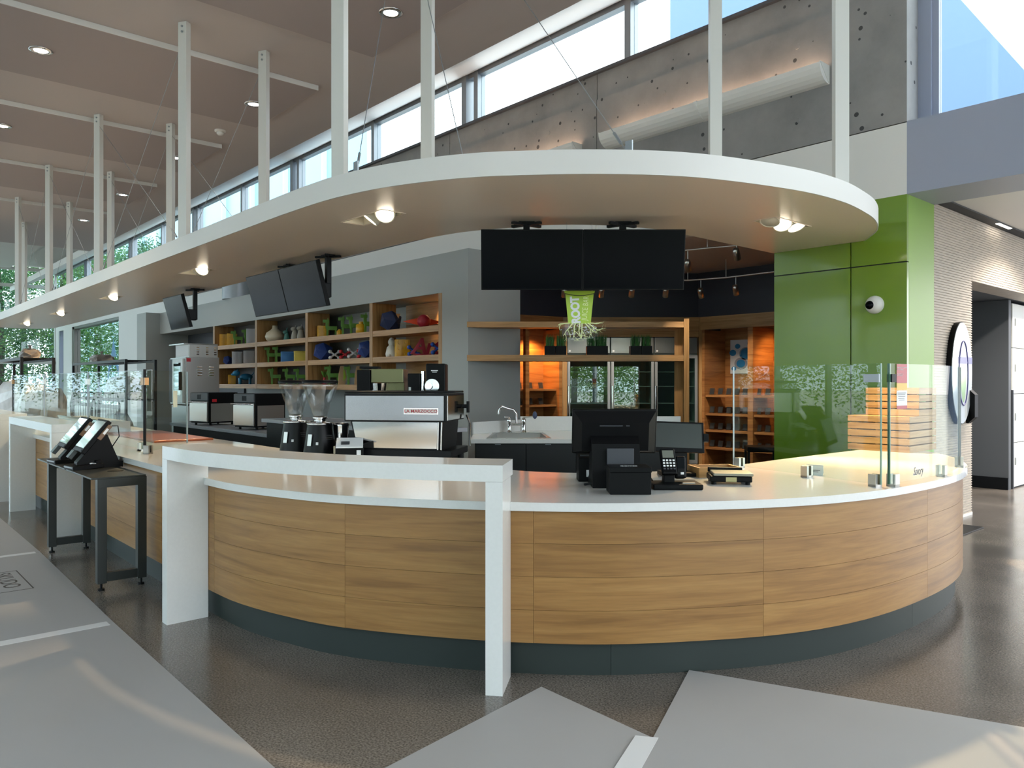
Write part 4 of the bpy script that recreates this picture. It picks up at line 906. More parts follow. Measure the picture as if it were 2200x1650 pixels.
# ================================================================== PROTECTIVE BOARDS ON THE FLOOR
def sheet(poly, z, label, h=0.004):
    return solo('floor_board_sheet', MB().prism(poly, z, z + h), M_board, label, 'floor sheet', 'grey protective floor sheets')
sheet([(-10.4, -0.9), (-7.585, -0.9), (-7.585, 1.335), (-10.4, 1.355)], 0.0, 'grey floor sheet farthest left beyond the first tape strip')
sheet([(-7.58, -0.9), (-5.07, -0.9), (-5.07, 1.275), (-7.58, 1.335)], 0.0, 'grey floor sheet printed with a small boxed stamp')
sheet([(-5.065, -0.9), (-2.60, -0.9), (-2.60, 1.245), (-5.065, 1.275)], 0.0, 'largest grey floor sheet across the lower left corner')
sheet([(-2.646, 2.528), (-1.96, 2.504), (-1.70, 1.95), (-2.05, 1.0), (-2.44, 1.34)], 0.0, 'pointed grey floor sheet below the tall white leg')
sheet([(-2.30, 3.222), (-1.965, 2.512), (-1.62, 1.7), (0.4, 2.1), (0.4, 4.28)], 0.0045, 'large grey floor sheet touching the curved toe kick')
TPZ = 0.0045
solo('tape_strip', MB().box((-7.63, 0.2, TPZ), (-7.55, 1.30, TPZ + .001)), M_tape, 'white tape strip between the two farther floor sheets', 'tape', 'white tape strips')
solo('tape_strip', MB().box((-5.11, 0.2, TPZ), (-5.02, 1.245, TPZ + .001)), M_tape, 'white tape strip ending at the left sheet edge', 'tape', 'white tape strips')
solo('tape_strip', MB().prism([(-2.017, 2.458), (-1.942, 2.512), (-1.70, 1.98), (-1.78, 1.92)], 0.009, 0.010), M_tape, 'short white tape joining the two front floor sheets', 'tape', 'white tape strips')
st_ = thing('stamp_print', 'boxed black SKUDO BOARD stamp on the grey floor sheet', 'print', (-6.62, 0.86, 0.0046), R(0))
part(st_, 'words', text('SKUDO\nBOARD', 0.155, TM(-0.30, 0.05, 0) @ RZ(R(0)), 0.0002, 1.0), mat('stamp_ink', '#4c4440', 0.6))
fm = MB()
for a, b in (((-.34, -.16), (.34, -.152)), ((-.34, .20), (.34, .208)), ((-.34, -.16), (-.332, .208)), ((.332, -.16), (.34, .208))): fm.box((*a, 0), (*b, 0.0004))
part(st_, 'frame', fm, MATS['stamp_ink'])
# ================================================================== OAK SHELVING IN THE GREY HOUSING
t = thing('shelving_unit', 'long oak display shelving set into the grey housing', 'shelving', (0, 0, 0))
UP = [-18.05, -15.68, -13.39, -11.09, -9.16]
for x in UP: part(t, 'upright', MB().box((x, 6.665, 1.325), (x + 0.095, 7.12, 2.758)), M_oakz)
for i in range(4):
    for z in (2.205, 1.775, 1.325): part(t, 'shelf', MB().box((UP[i] + 0.096, 6.668, z), (UP[i+1] - 0.001, 7.12, z + 0.09)), M_oakx)
for i in (0, 1): part(t, 'back_panel', MB().box((UP[i] + 0.096, 7.125, 1.33), (UP[i+1] - 0.001, 7.14, 2.755)), mat('shelf_back_dark', '#35322f', 0.6) if 'shelf_back_dark' not in MATS else MATS['shelf_back_dark'])
part(t, 'wood_lining', MB().box((-10.99, 7.32, 0.9), (-9.07, 7.36, 2.755)), M_oakx)
part(t, 'lining_post', MB().box((-9.75, 7.22, 0.9), (-9.62, 7.31, 2.755)), M_oakz)
spot(None, (-10.0, 7.2, 2.70), (-9.6, 7.3, 1.6), 14, 110)
# --- the decorative things on it
HUE = dict(yellow='#d9a81c', white='#c9ccd2', green='#5d8f35', blue='#27407f', navy='#1d2f55', teal='#1d7aa8', tealg='#3d7570', cream='#c4bda8', stone='#8f918b',
           sky='#3573b0', paley='#d6c55a', red='#b3202e', crimson='#9c1c33', wood='#b3926a', whiteg='#d5d6d0', blue2='#1f4fae')
HM = {k: mat('toy_' + k, v, 0.32 if k in ('teal', 'whiteg', 'cream', 'yellow') else 0.5) for k, v in HUE.items()}
KN = dict(brick=('toy_block', 'block'), deer=('deer_figure', 'figurine'), poly=('faceted_ball', 'ornament'), dog=('dog_figure', 'figurine'), vase=('vase', 'vase'), antler=('antlered_figure', 'figurine'),
          sheep=('stone_figure', 'figurine'), cube=('lidded_box', 'box'), head=('round_block', 'block'), jack=('toy_jack', 'ornament'), plant=('potted_plant', 'plant'), tusk=('wooden_tusk', 'ornament'),
          star=('star_ornament', 'ornament'), rabbit=('rabbit_figure', 'figurine'), art=('cut_out_word', 'ornament'))
def shelf_item(kind, x, z, h, col, label):
    nm, cat = KN[kind]; m = HM[col]
    t = thing(nm, label, cat, (x, 6.88, z), R(68), 'things on the oak shelving')
    if kind == 'brick':
        w = min(0.30, h * 0.8); d = 0.13
        part(t, 'body', MB().box((-w/2, -d/2, 0), (w/2, d/2, h)), m, 0.004)
        for i in range(2):
            for j in range(3 if h < 0.33 else 4):
                n = 3 if h < 0.33 else 4
                part(t, 'stud', MB().cyl((-w/4 + i*w/2, -d/2, h*(j + .5)/n), (-w/4 + i*w/2, -d/2 - 0.02, h*(j + .5)/n), 0.032, n=12), m)
    elif kind == 'deer':
        s = h
        part(t, 'body', MB().box((-0.10*s, -0.09*s, 0.36*s), (0.46*s, 0.09*s, 0.58*s)), m, 0.006)
        for lx in (-0.09, 0.34):
            for ly in (-0.08, 0.03): part(t, 'leg', MB().box((lx*s, ly*s, 0), ((lx + 0.09)*s, (ly + 0.05)*s, 0.37*s)), m)
        part(t, 'neck', MB().box((-0.14*s, -0.06*s, 0.45*s), (0.02*s, 0.06*s, 0.84*s)), m, 0.005)
        hd = part(t, 'head', MB().box((-0.28*s, -0.06*s, 0.76*s), (0.05*s, 0.06*s, 0.92*s)), m, 0.005)
        for ly in (-0.06, 0.03): part(hd, 'ear', MB().box((-0.04*s, ly*s, 0.90*s), (0.0, (ly + 0.03)*s, 1.0*s)), m)
    elif kind == 'poly':
        bm = bmesh.new(); bmesh.ops.create_icosphere(bm, subdivisions=1, radius=h/2); bmesh.ops.rotate(bm, verts=bm.verts, matrix=Matrix.Rotation(R(31), 3, 'X'))
        lo = min(v.co.z for v in bm.verts)
        for v in bm.verts: v.co.z -= lo
        me = bpy.data.meshes.new('facets'); bm.to_mesh(me); bm.free(); link('facets', me, m, t)
        if col == 'navy': part(t, 'pale_facet', MB().add([(0.05, -h*0.435, h*0.72), (0.13, -h*0.415, h*0.72), (0.09, -h*0.475, h*0.52)], [(0, 1, 2)]), HM['wood'])
        elif col == 'blue': part(t, 'foot', MB().lathe([(h*0.12, 0), (h*0.10, 0.006)], 12), m)
    elif kind == 'dog':
        part(t, 'body', MB().sph((0.05, 0, h*0.52), h*0.30, 16, 10, sc=(1.5, .75, .8)), m)
        for lx in (-0.26, 0.42):
            for ly in (-0.05, 0.05): part(t, 'leg', MB().cyl((h*lx, ly, 0), (h*lx, ly, h*0.45), 0.028, 0.034, 10), m)
        hd = part(t, 'head', MB().sph((-h*0.5, 0, h*0.78), h*0.22, 14, 10, sc=(1.2, .9, .9)), m)
        part(hd, 'muzzle', MB().sph((-h*0.70, 0, h*0.70), h*0.12, 12, 8, sc=(1.3, .9, .8)), m)
        for s in (-1, 1): part(hd, 'ear', MB().cyl((-h*0.44, s*0.05, h*0.9), (-h*0.42, s*0.06, h*1.06), 0.022, 0.004, 8), m)
        part(t, 'tail', MB().tube([(h*0.48, 0, h*0.6), (h*0.62, 0, h*0.72), (h*0.68, 0, h*0.86)], [0.014, 0.010, 0.006]), m)
    elif kind == 'vase':
        part(t, 'body', MB().lathe([(0.10, 0), (0.17, 0.03), (0.195, 0.10), (0.17, 0.18), (0.09, 0.235), (0.055, 0.27), (0.052, 0.32), (0.045, 0.32)], 32, Matrix.Scale(h/0.32, 4)), m)
        part(t, 'mouth', MB().lathe([(0.056, 0.318), (0.056, 0.326), (0.042, 0.326), (0.040, 0.30)], 24, Matrix.Scale(h/0.32, 4)), m)
    elif kind == 'antler':
        part(t, 'neck', MB().lathe([(0.07, 0), (0.06, 0.04), (0.045, 0.12), (0.03, 0.15)], 16), m)
        part(t, 'head', MB().sph((-0.02, 0, 0.17), 0.045, 12, 8, sc=(1.3, .8, .9)), m)
        for s in (-1, 1): part(t, 'antler', MB().tube([(0, s*0.015, 0.20), (0.0, s*0.05, 0.24), (-0.01, s*0.06, h)], [0.01, 0.008, 0.004]).tube([(0, s*0.05, 0.235), (0.02, s*0.075, 0.26)], 0.005), m)
    elif kind == 'sheep':
        part(t, 'body', MB().lathe([(0.075, 0), (0.08, 0.05), (0.06, 0.14), (0.045, 0.19)], 18), m)
        part(t, 'head', MB().sph((-0.02, 0, 0.215), 0.055, 14, 10, sc=(1.2, .85, .85)), m)
        for s in (-1, 1): part(t, 'ear', MB().cyl((0.0, s*0.035, 0.24), (0.01, s*0.05, h), 0.014, 0.006, 8), m)
    elif kind == 'cube':
        part(t, 'body', MB().box((-0.12, -0.11, 0), (0.12, 0.11, h*0.86)), m, 0.003); part(t, 'lid', MB().box((-0.124, -0.114, h*0.865), (0.124, 0.114, h)), m, 0.003)
    elif kind == 'head':
        part(t, 'body', MB().lathe([(h*0.34, 0), (h*0.44, h*0.08), (h*0.44, h*0.70), (h*0.34, h*0.80)], 20), m); part(t, 'stud', MB().lathe([(h*0.2, h*0.8), (h*0.2, h)], 16), m)
    elif kind == 'jack':
        r = h * 0.62; c = Vector((0, 0, h * 0.55))
        for k, d in enumerate(((1, 0.1, 0.72), (-1, 0.1, 0.72), (0.0, 1, 0.12))):
            d = Vector(d).normalized() * r
            a = part(t, 'arm', MB().cyl(tuple(c - d * .92), tuple(c + d * .92), 0.016, n=10), m)
            if k < 2:
                for s in (-1, 1): part(a, 'ball', MB().sph(tuple(c + d * s * 0.92), 0.034, 12, 8), m)
    elif kind == 'plant':
        part(t, 'vase', MB().lathe([(0.03, 0), (0.045, 0.04), (0.02, 0.10), (0.022, 0.13)], 16), m)
        lf = MB()
        for k in range(14):
            a = 2*math.pi*k/14; lf.add([(0, 0, 0.12), (0.05*math.cos(a), 0.05*math.sin(a), 0.2), (0.06*math.cos(a+.3), 0.06*math.sin(a+.3), h)], [(0, 1, 2)])
        part(t, 'leaves', lf, HM['green'])
    elif kind == 'tusk':
        prof = [(-0.06, 0), (0.06, 0), (0.085, 0.12), (0.07, 0.24), (0.03, h), (-0.02, h), (-0.05, 0.2)]
        part(t, 'shell', MB().prism(prof, -0.04, 0.03, M=VF), m, 0.01); part(t, 'green_inlay', MB().prism([(0.02, 0.06), (0.075, 0.13), (0.03, h - 0.03)], 0.0305, 0.034, M=VF), mat('lime_inlay', '#9db52e', 0.4) if 'lime_inlay' not in MATS else MATS['lime_inlay'])
    elif kind == 'star':
        part(t, 'ball', MB().sph((0, -0.03, 0.105), 0.105, 18, 12), m)
        for k, (a, c) in enumerate(((0.05, 'orange'), (0.25, 'grey'), (3.05, 'orange'), (2.85, 'grey'))):
            dx = math.cos(a); nm2 = 'star_' + c
            if nm2 not in MATS: mat(nm2, '#cf4a2a' if c == 'orange' else '#83806f', 0.5)
            part(t, 'point', MB().add([(dx*.07, 0.02, 0.16 if c == 'orange' else 0.09), (dx*.07, -0.03, 0.04), (dx*.07, 0.07, 0.05), (dx*(.32 if c == 'orange' else .40), 0.03, 0.10 if c == 'orange' else 0.06)], [(0,1,3), (1,2,3), (2,0,3), (0,2,1)]), MATS[nm2])
    elif kind == 'rabbit':
        part(t, 'body', MB().lathe([(0.09, 0), (0.105, 0.05), (0.08, 0.16), (0.045, 0.20)], 20), m); part(t, 'head', MB().sph((0, 0, 0.245), 0.062, 14, 10), m)
        for s in (-1, 1): part(t, 'foot', MB().sph((s*0.055, -0.06, 0.03), 0.04, 12, 8, sc=(1, 1.4, .7)), m)
        part(t, 'ear', MB().sph((0, 0.01, h - 0.06), 0.05, 12, 8, sc=(.9, .5, 1.2)), m)
    elif kind == 'art':
        part(t, 'plinth', MB().box((-0.16, -0.05, 0), (0.16, 0.05, 0.03)), m)
        part(t, 'word', text('Art', 0.34, TM(-0.20, 0.0, 0.035) @ FRONT, 0.02, 0.9, 0.008, shear=0.25), m)
SHELF_ITEMS = [
    ('brick', -17.9, 2.295, 0.282, 'yellow', 'yellow stud block at the far end of the top shelf'),
    ('brick', -17.46, 2.295, 0.277, 'yellow', 'second yellow stud block behind the green deer'),
    ('deer', -17.27, 2.295, 0.349, 'green', 'green deer figure beside yellow blocks on the top shelf'),
    ('deer', -16.66, 2.295, 0.35, 'green', 'green deer figure, second of two in the far top bay'),
    ('brick', -16.31, 2.295, 0.325, 'white', 'white stud block ending the far top bay'),
    ('poly', -17.71, 1.865, 0.237, 'blue', 'small blue faceted ball beside white blocks'),
    ('brick', -17.16, 1.865, 0.284, 'white', 'white stud block left of its twin on the middle shelf'),
    ('brick', -16.51, 1.865, 0.286, 'white', 'white stud block right of its twin on the middle shelf'),
    ('brick', -17.46, 1.415, 0.213, 'yellow', 'small yellow stud block on the lowest far shelf'),
    ('dog', -16.79, 1.415, 0.311, 'teal', 'glossy blue dog figure on the lowest far shelf'),
    ('deer', -17.05, 1.415, 0.147, 'navy', 'tiny dark blue animal figure before the blue dog'),
    ('vase', -15.18, 2.295, 0.327, 'cream', 'round cream vase with narrow neck on the top shelf'),
    ('antler', -14.63, 2.295, 0.244, 'tealg', 'teal antlered head figure beside the cream vase'),
    ('sheep', -14.26, 2.295, 0.286, 'stone', 'first grey stone figure right of the cream vase'),
    ('sheep', -14.0, 2.295, 0.291, 'stone', 'second grey stone figure right of the cream vase'),
    ('deer', -15.47, 1.865, 0.351, 'green', 'green deer figure, first of the middle shelf pair'),
    ('deer', -15.07, 1.865, 0.345, 'green', 'green deer figure, second of the middle shelf pair'),
    ('cube', -14.61, 1.865, 0.206, 'sky', 'blue lidded box on the middle shelf'),
    ('cube', -14.02, 1.865, 0.2, 'paley', 'pale yellow lidded box on the middle shelf'),
    ('deer', -15.29, 1.415, 0.348, 'green', 'green deer figure, first of three on the low shelf'),
    ('deer', -14.61, 1.415, 0.337, 'green', 'green deer figure, middle of three on the low shelf'),
    ('deer', -14.12, 1.415, 0.329, 'green', 'green deer figure, last of three on the low shelf'),
    ('brick', -13.14, 2.295, 0.218, 'yellow', 'tall yellow stud block on the third bay top shelf'),
    ('deer', -12.9, 2.295, 0.344, 'green', 'green deer figure next to the tall yellow block'),
    ('deer', -12.33, 2.295, 0.35, 'green', 'green deer figure, second on the third bay top shelf'),
    ('deer', -12.04, 2.295, 0.345, 'green', 'green deer figure, third on the third bay top shelf'),
    ('head', -12.48, 2.295, 0.118, 'yellow', 'small round yellow head block between green deer'),
    ('head', -11.72, 2.295, 0.21, 'yellow', 'larger round yellow head block between green deer'),
    ('deer', -11.55, 2.295, 0.351, 'green', 'green deer figure ending the third bay top shelf'),
    ('poly', -13.1, 1.865, 0.382, 'blue', 'large blue faceted ball on the third bay middle shelf'),
    ('jack', -12.66, 1.865, 0.17, 'white', 'white toy jack beside the large blue ball'),
    ('jack', -12.28, 1.865, 0.158, 'red', 'red toy jack between two white jacks'),
    ('jack', -11.97, 1.865, 0.188, 'white', 'white toy jack right of the red one'),
    ('jack', -11.67, 1.865, 0.153, 'red', 'red toy jack partly behind a blue ball'),
    ('poly', -11.52, 1.865, 0.351, 'blue', 'blue faceted ball cut off by the oak upright'),
    ('plant', -13.05, 1.415, 0.26, 'red', 'small red vase with green plant on the low shelf'),
    ('deer', -12.83, 1.415, 0.36, 'green', 'green deer figure on the low shelf beside the red vase'),
    ('tusk', -12.4, 1.415, 0.335, 'wood', 'pale wooden tusk with green inside, first on low shelf'),
    ('deer', -12.13, 1.415, 0.346, 'green', 'green deer figure between two wooden tusks'),
    ('tusk', -11.83, 1.415, 0.324, 'wood', 'pale wooden tusk with green inside, second on low shelf'),
    ('poly', -10.78, 2.295, 0.382, 'navy', 'dark blue faceted ball on the nearest top shelf'),
    ('star', -9.85, 2.295, 0.159, 'crimson', 'crimson ball with orange and grey star points'),
    ('rabbit', -10.75, 1.865, 0.328, 'whiteg', 'white glossy rabbit like figure on the nearest middle shelf'),
    ('brick', -10.44, 1.865, 0.277, 'yellow', 'tall yellow stud block on the nearest middle shelf'),
    ('jack', -10.11, 1.865, 0.161, 'blue2', 'blue toy jack left of the red letters'),
    ('art', -9.83, 1.865, 0.288, 'crimson', 'leaning red cut out word on the nearest middle shelf'),
    ('jack', -9.46, 1.865, 0.183, 'blue2', 'blue toy jack right of the red letters'),
]
CARDS = [(-7.253, 10.78, 1.257, 0.0, 'left', 0), (-7.095, 10.78, 1.257, 0.0, 'left', 0), (-6.939, 10.78, 1.257, 0.0, 'left', 0), (-6.787, 10.78, 1.257, 0.0, 'left', 0), (-6.646, 10.78, 1.257, 0.0, 'left', 0), (-6.41, 10.78, 1.257, 0.0, 'right', 0), (-6.251, 10.78, 1.257, 0.0, 'right', 0), (-7.253, 10.78, 0.959, 0.0, 'left', 1), (-7.095, 10.78, 0.959, 0.0, 'left', 1), (-6.939, 10.78, 0.959, 0.0, 'left', 1), (-6.787, 10.78, 0.959, 0.0, 'left', 1), (-6.646, 10.78, 0.959, 0.0, 'left', 1), (-6.41, 10.78, 0.959, 0.0, 'right', 1), (-6.251, 10.78, 0.959, 0.0, 'right', 1), (-7.253, 10.78, 0.692, 0.0, 'left', 2), (-7.095, 10.78, 0.692, 0.0, 'left', 2), (-6.939, 10.78, 0.692, 0.0, 'left', 2), (-6.787, 10.78, 0.692, 0.0, 'left', 2), (-6.646, 10.78, 0.692, 0.0, 'left', 2), (-6.41, 10.78, 0.692, 0.0, 'right', 2), (-6.251, 10.78, 0.692, 0.0, 'right', 2), (-7.253, 10.78, 0.409, 0.0, 'left', 3), (-7.095, 10.78, 0.409, 0.0, 'left', 3), (-6.939, 10.78, 0.409, 0.0, 'left', 3), (-6.787, 10.78, 0.409, 0.0, 'left', 3), (-6.646, 10.78, 0.409, 0.0, 'left', 3), (-6.41, 10.78, 0.409, 0.0, 'right', 3), (-6.251, 10.78, 0.409, 0.0, 'right', 3)]
for it in SHELF_ITEMS: shelf_item(*it)
# ================================================================== JUICE BAR BACK AREA
# --- sink counter
SC = [(-6.23, 4.94), (-4.8095, 6.5314), (-5.6889, 7.7257), (-6.957, 6.2927), (-6.825, 5.448)]
hole = [(-6.21, 5.18), (-5.80, 5.64), (-6.45, 6.16), (-6.80, 5.77)]
solo('sink_worktop', MB().prism(SC, 0.822, ZC, [hole]), M_white, 'white sink worktop behind the register', 'worktop')
t = thing('sink_cabinet', 'black base cabinets under the white sink worktop', 'cabinet')
inset = [(-6.24, 5.02), (-4.8584, 6.5818), (-5.6478, 7.6513), (-6.8827, 6.2559), (-6.80, 5.50)]
part(t, 'body', MB().prism(inset, 0.0, 0.60), M_black)
part(t, 'top_rail', MB().prism([inset[0], inset[1], (-4.8887, 6.6229), (-6.287, 5.0428)], 0.60, 0.821), M_black)
d0 = Vector(inset[0]); d1 = Vector(inset[1]); dd = (d1 - d0).normalized(); ang = math.atan2(dd.y, dd.x); Ld = (d1 - d0).length
for k in range(4):
    dr = part(t, 'door', MB().box((k*Ld/4 + 0.003, -0.018, 0.10), ((k+1)*Ld/4 - 0.003, -0.001, 0.815), TM(d0.x, d0.y, 0) @ RZ(ang)), mat('cabinet_black', '#101317', 0.45) if 'cabinet_black' not in MATS else MATS['cabinet_black'], 0.002)
    part(dr, 'handle', MB().box((k*Ld/4 + 0.20, -0.028, 0.806), (k*Ld/4 + 0.26, -0.018, 0.812), TM(d0.x, d0.y, 0) @ RZ(ang)), M_alu)
t = thing('backsplash', 'white upstand behind the sink worktop', 'backsplash')
part(t, 'rear_panel', paneseg((-6.9421, 6.2792), (-5.6505, 7.7389), ZC + 0.001, 1.04, 0.02), M_white)
part(t, 'side_panel', paneseg((-6.84, 5.46), (-6.9348, 6.2574), ZC + 0.001, 1.0, 0.02), M_white)
sk = thing('sink', 'stainless steel sink sunk into the white worktop', 'sink')
cxh = Vector((sum(p[0] for p in hole)/4, sum(p[1] for p in hole)/4))
def scl(f): return [tuple(cxh + (Vector(p) - cxh) * f) for p in hole]
part(sk, 'rim', MB().prism(scl(1.10), ZC + 0.0005, ZC + 0.006, [scl(0.97)]), M_steel)
bs = MB(); A = scl(0.97); B = scl(0.86)
for i in range(4): j = (i+1) % 4; bs.add([(*A[i], ZC), (*A[j], ZC), (*B[j], ZC - 0.18), (*B[i], ZC - 0.18)], [(0, 1, 2, 3)])
bs.add([(*p, ZC - 0.18) for p in B], [(0, 1, 2, 3)]); part(sk, 'basin', bs, M_steel)
part(sk, 'drain', MB().lathe([(0.04, 0), (0.04, 0.003), (0.001, 0.003)], 16, TM(cxh.x, cxh.y, ZC - 0.179)), M_chrome)
t = thing('faucet', 'chrome two handle faucet with swan spout over the sink', 'faucet', (-6.70, 6.0, ZC), RV)
for s in (-1, 1):
    part(t, 'valve', MB().lathe([(0.035, 0), (0.03, 0.02), (0.024, 0.03), (0.026, 0.12), (0.032, 0.13), (0.02, 0.16), (0.012, 0.18)], 16, TM(s*0.085, 0, 0)), M_chrome)
part(t, 'bridge', MB().cyl((-0.085, 0, 0.10), (0.085, 0, 0.10), 0.016), M_chrome)
part(t, 'spout', MB().tube([(0, 0, 0.10), (0, 0, 0.22), (-0.04, -0.02, 0.27), (-0.12, -0.05, 0.29), (-0.17, -0.07, 0.31), (-0.20, -0.08, 0.28), (-0.205, -0.08, 0.22)], [0.014, 0.014, 0.013, 0.013, 0.018, 0.014, 0.013], 10), M_chrome)
part(t, 'lever', MB().cyl((0.085, 0, 0.18), (0.19, 0, 0.19), 0.007), M_chrome)
part(t, 'blade_handle', MB().sph((0.215, 0, 0.205), 0.03, 12, 8, sc=(.9, .4, 1.5)), mat('blue_grip', '#34405e', 0.4))
part(t, 'lever', MB().cyl((-0.085, 0, 0.18), (-0.14, -0.03, 0.185), 0.007), M_chrome)
# --- floating oak shelf frame in front of the coolers
t = thing('oak_shelf_frame', 'open oak shelf frame with two long boards and one upright', 'shelf')
def clipx(depth, xlim=-8.445):
    a = Vector((-6.4156, 8.9265)) + Vector((-RGT.y, RGT.x)) * depth; k = (xlim - a.x) / RGT.x; return tuple(a + RGT * k)
for z0, z1 in ((2.221, 2.30), (1.751, 1.836)):
    part(t, 'board', MB().prism([clipx(0.0), (-6.4414, 8.8974), (-6.6457, 9.1796), clipx(0.34)], z0, z1), M_oakx, 0.003)
part(t, 'upright', MB().prism([(-6.4272, 8.8832), (-6.3779, 8.939), (-6.5924, 9.2397), (-6.6435, 9.1821)], 0, 2.34), M_oakz, 0.003)
part(t, 'rear_upright', MB().prism([(-6.7405, 9.0875), (-6.6517, 9.1879), (-6.6817, 9.2294), (-6.771, 9.1285)], 0, 2.33), M_oakz)
M_grass = mat('planter_grass', '#24572c', 0.6, noise=((30, 30, 4), '#3c7a34', 2, 0.4, 0.6))
def planter(x, y, w, label, seed):
    t = thing('grass_planter', label, 'planter', (x, y, 1.8365), RV, 'black grass planters'); r = random.Random(seed)
    mb = MB(); h = 0.128; i = 0.012; w2 = w / 2; d2 = 0.075
    mb.box((-w2, -d2, 0), (w2, d2, 0.01))
    for a, b in (((-w2, -d2), (w2, -d2 + i)), ((-w2, d2 - i), (w2, d2)), ((-w2, -d2 + i), (-w2 + i, d2 - i)), ((w2 - i, -d2 + i), (w2, d2 - i))): mb.box((*a, 0.01), (*b, h))
    part(t, 'pot', mb, M_black); part(t, 'soil', MB().box((-w2 + i, -d2 + i, 0.01), (w2 - i, d2 - i, h - 0.015)), M_dgrey)
    g = MB()
    for k in range(int(150 * w / 0.15)):
        x, y = r.uniform(-w2 + .015, w2 - .015), r.uniform(-d2 + .015, d2 - .015); L = r.uniform(0.13, 0.19); dx, dy = r.gauss(0, .018), r.gauss(0, .018); a = r.uniform(0, 3.1); c, s = math.cos(a) * .003, math.sin(a) * .003
        g.add([(x-c, y-s, h-.02), (x+c, y+s, h-.02), (x+dx*.5+c*.8, y+dy*.5+s*.8, h+L*.55), (x+dx*.5-c*.8, y+dy*.5-s*.8, h+L*.55), (x+dx*1.3, y+dy*1.3, h+L)], [(0, 1, 2, 3), (3, 2, 4)])
    o = part(t, 'grass', g, M_grass); o['kind'] = 'stuff'
for k, ((x, y), w, l) in enumerate((((-7.778, 7.5982), .148, 'black cube planter with grass, farthest left on the lower board'), ((-7.6756, 7.7139), .148, 'black cube planter with grass, second along the lower board'), ((-7.338, 8.0954), .295, 'wide black planter of grass in the middle of the board'),
        ((-6.9808, 8.4991), .148, 'black cube planter with grass right of the wide one'), ((-6.8784, 8.6148), .148, 'black cube planter with grass nearest the oak upright'))): planter(x, y, w, l, k)
# --- glass door coolers
M_fglass = glassm('cooler_glass', (0.72, 0.84, 0.80), 0.13)
DW = (P2 - P1).length / 3
CL = ['glass door cooler beside the glowing orange alcove', 'middle glass door cooler mirroring green trees', 'glass door cooler beside the oak upright']
for k in range(3):
    o = P1 + (P2 - P1).normalized() * DW * k
    t = thing('display_cooler', CL[k], 'cooler', (o.x, o.y, 0), RV, 'glass door coolers'); w = DW - 0.012
    mb = MB().box((0.006, 0.06, 0.1), (0.03, 0.66, 2.19)).box((w - .02, 0.06, 0.1), (w + .004, 0.66, 2.19)).box((0.006, 0.64, 0.1), (w, 0.66, 2.19)).box((0.006, 0.06, 0.1), (w, 0.66, 0.13)).box((0.006, 0.06, 1.90), (w, 0.64, 1.93))
    part(t, 'cabinet', mb, mat('cooler_inside', '#8c9b97', 0.5) if 'cooler_inside' not in MATS else MATS['cooler_inside'])
    part(t, 'compressor_panel', MB().box((0.008, 0.02, 1.93), (w, 0.06, 2.19)), M_steel, 0.004)
    part(t, 'brand_tag', MB().box((0.03, 0.018, 1.955), (0.06, 0.0198, 1.985)), M_paper)
    d = part(t, 'door_frame', MB().box((0.008, 0.0, 0.12), (0.05, 0.05, 1.90)).box((w - .042, 0.0, 0.12), (w, 0.05, 1.90)).box((0.05, 0.0, 1.85), (w - .042, 0.05, 1.90)).box((0.05, 0.0, 0.12), (w - .042, 0.05, 0.18)), M_alu)
    part(d, 'door_glass', MB().box((0.05, 0.02, 0.18), (w - .042, 0.03, 1.85)), M_fglass)
    part(d, 'handle', MB().box((0.012, -0.03, 0.85), (0.035, 0.0, 1.40)), M_chrome, 0.005)
    for z in (0.5, 0.8, 1.10, 1.38, 1.62): part(t, 'wire_shelf', MB().box((0.035, 0.10, z), (w - .03, 0.62, z + 0.012)), M_alu)
# --- oak surround of coolers and alcoves
t = thing('cooler_surround', 'oak fascia and jambs framing the glass door coolers', 'surround', (P1.x, P1.y, 0), RV); Wt = 3 * DW
part(t, 'fascia', MB().box((0, -0.03, 2.30), (Wt, 0.02, 2.52)), M_oakx); part(t, 'lower_fascia', MB().box((0, 0.0, 2.20), (Wt, 0.05, 2.30)), M_oakx)
part(t, 'jamb', MB().box((-0.08, -0.03, 0), (-0.002, 0.6, 2.52)), M_oakz); part(t, 'jamb', MB().box((Wt + 0.002, -0.03, 0), (Wt + 0.09, 0.6, 2.52)), M_oakz)
M_oakw = wood('oak_alcove', '#b9834c', '#a87240', '#8c5a30', 'h', 0.45)
d = (P1 - P0); al = math.atan2(d.y, d.x); LL = d.length
t = thing('display_alcove', 'oak alcove glowing orange left of the coolers', 'display case', (P0.x, P0.y, 0), al)
part(t, 'fascia', MB().box((0, -0.02, 2.32), (LL - .1, 0.03, 2.52)), M_oakw); part(t, 'back', MB().box((0, 0.45, 0), (LL - .1, 0.47, 2.4)), M_oakw)
part(t, 'side', MB().box((LL - .16, 0.0, 0), (LL - .10, 0.45, 2.32)), M_oakw); part(t, 'front_post', MB().box((LL*0.40, -0.02, 0), (LL*0.40 + 0.07, 0.05, 2.32)), M_oakw)
for z in (1.315, 1.06): part(t, 'shelf', MB().box((0, 0.08, z), (LL - .161, 0.449, z + 0.03)), M_oakw)
spot(t, (P0.x + 0.05 - 0.1, P0.y + 0.9, 2.62 - 0.4), (P1.x - 0.5, P1.y - 0.35, 1.2), 60, 120, 0.8, (1.0, 0.45, 0.12))
t = thing('display_alcove', 'oak alcove with four shelves of black cards beside the green wall', 'display case', (0, 0, 0))
Y0 = 10.66
part(t, 'fascia', MB().box((-7.40, Y0 - 0.02, 2.31), (-4.40, Y0 + 0.03, 2.52)), M_oakx); part(t, 'back', MB().box((-7.40, Y0 + 0.60, 0), (-4.40, Y0 + 0.63, 2.4)), M_oakw)
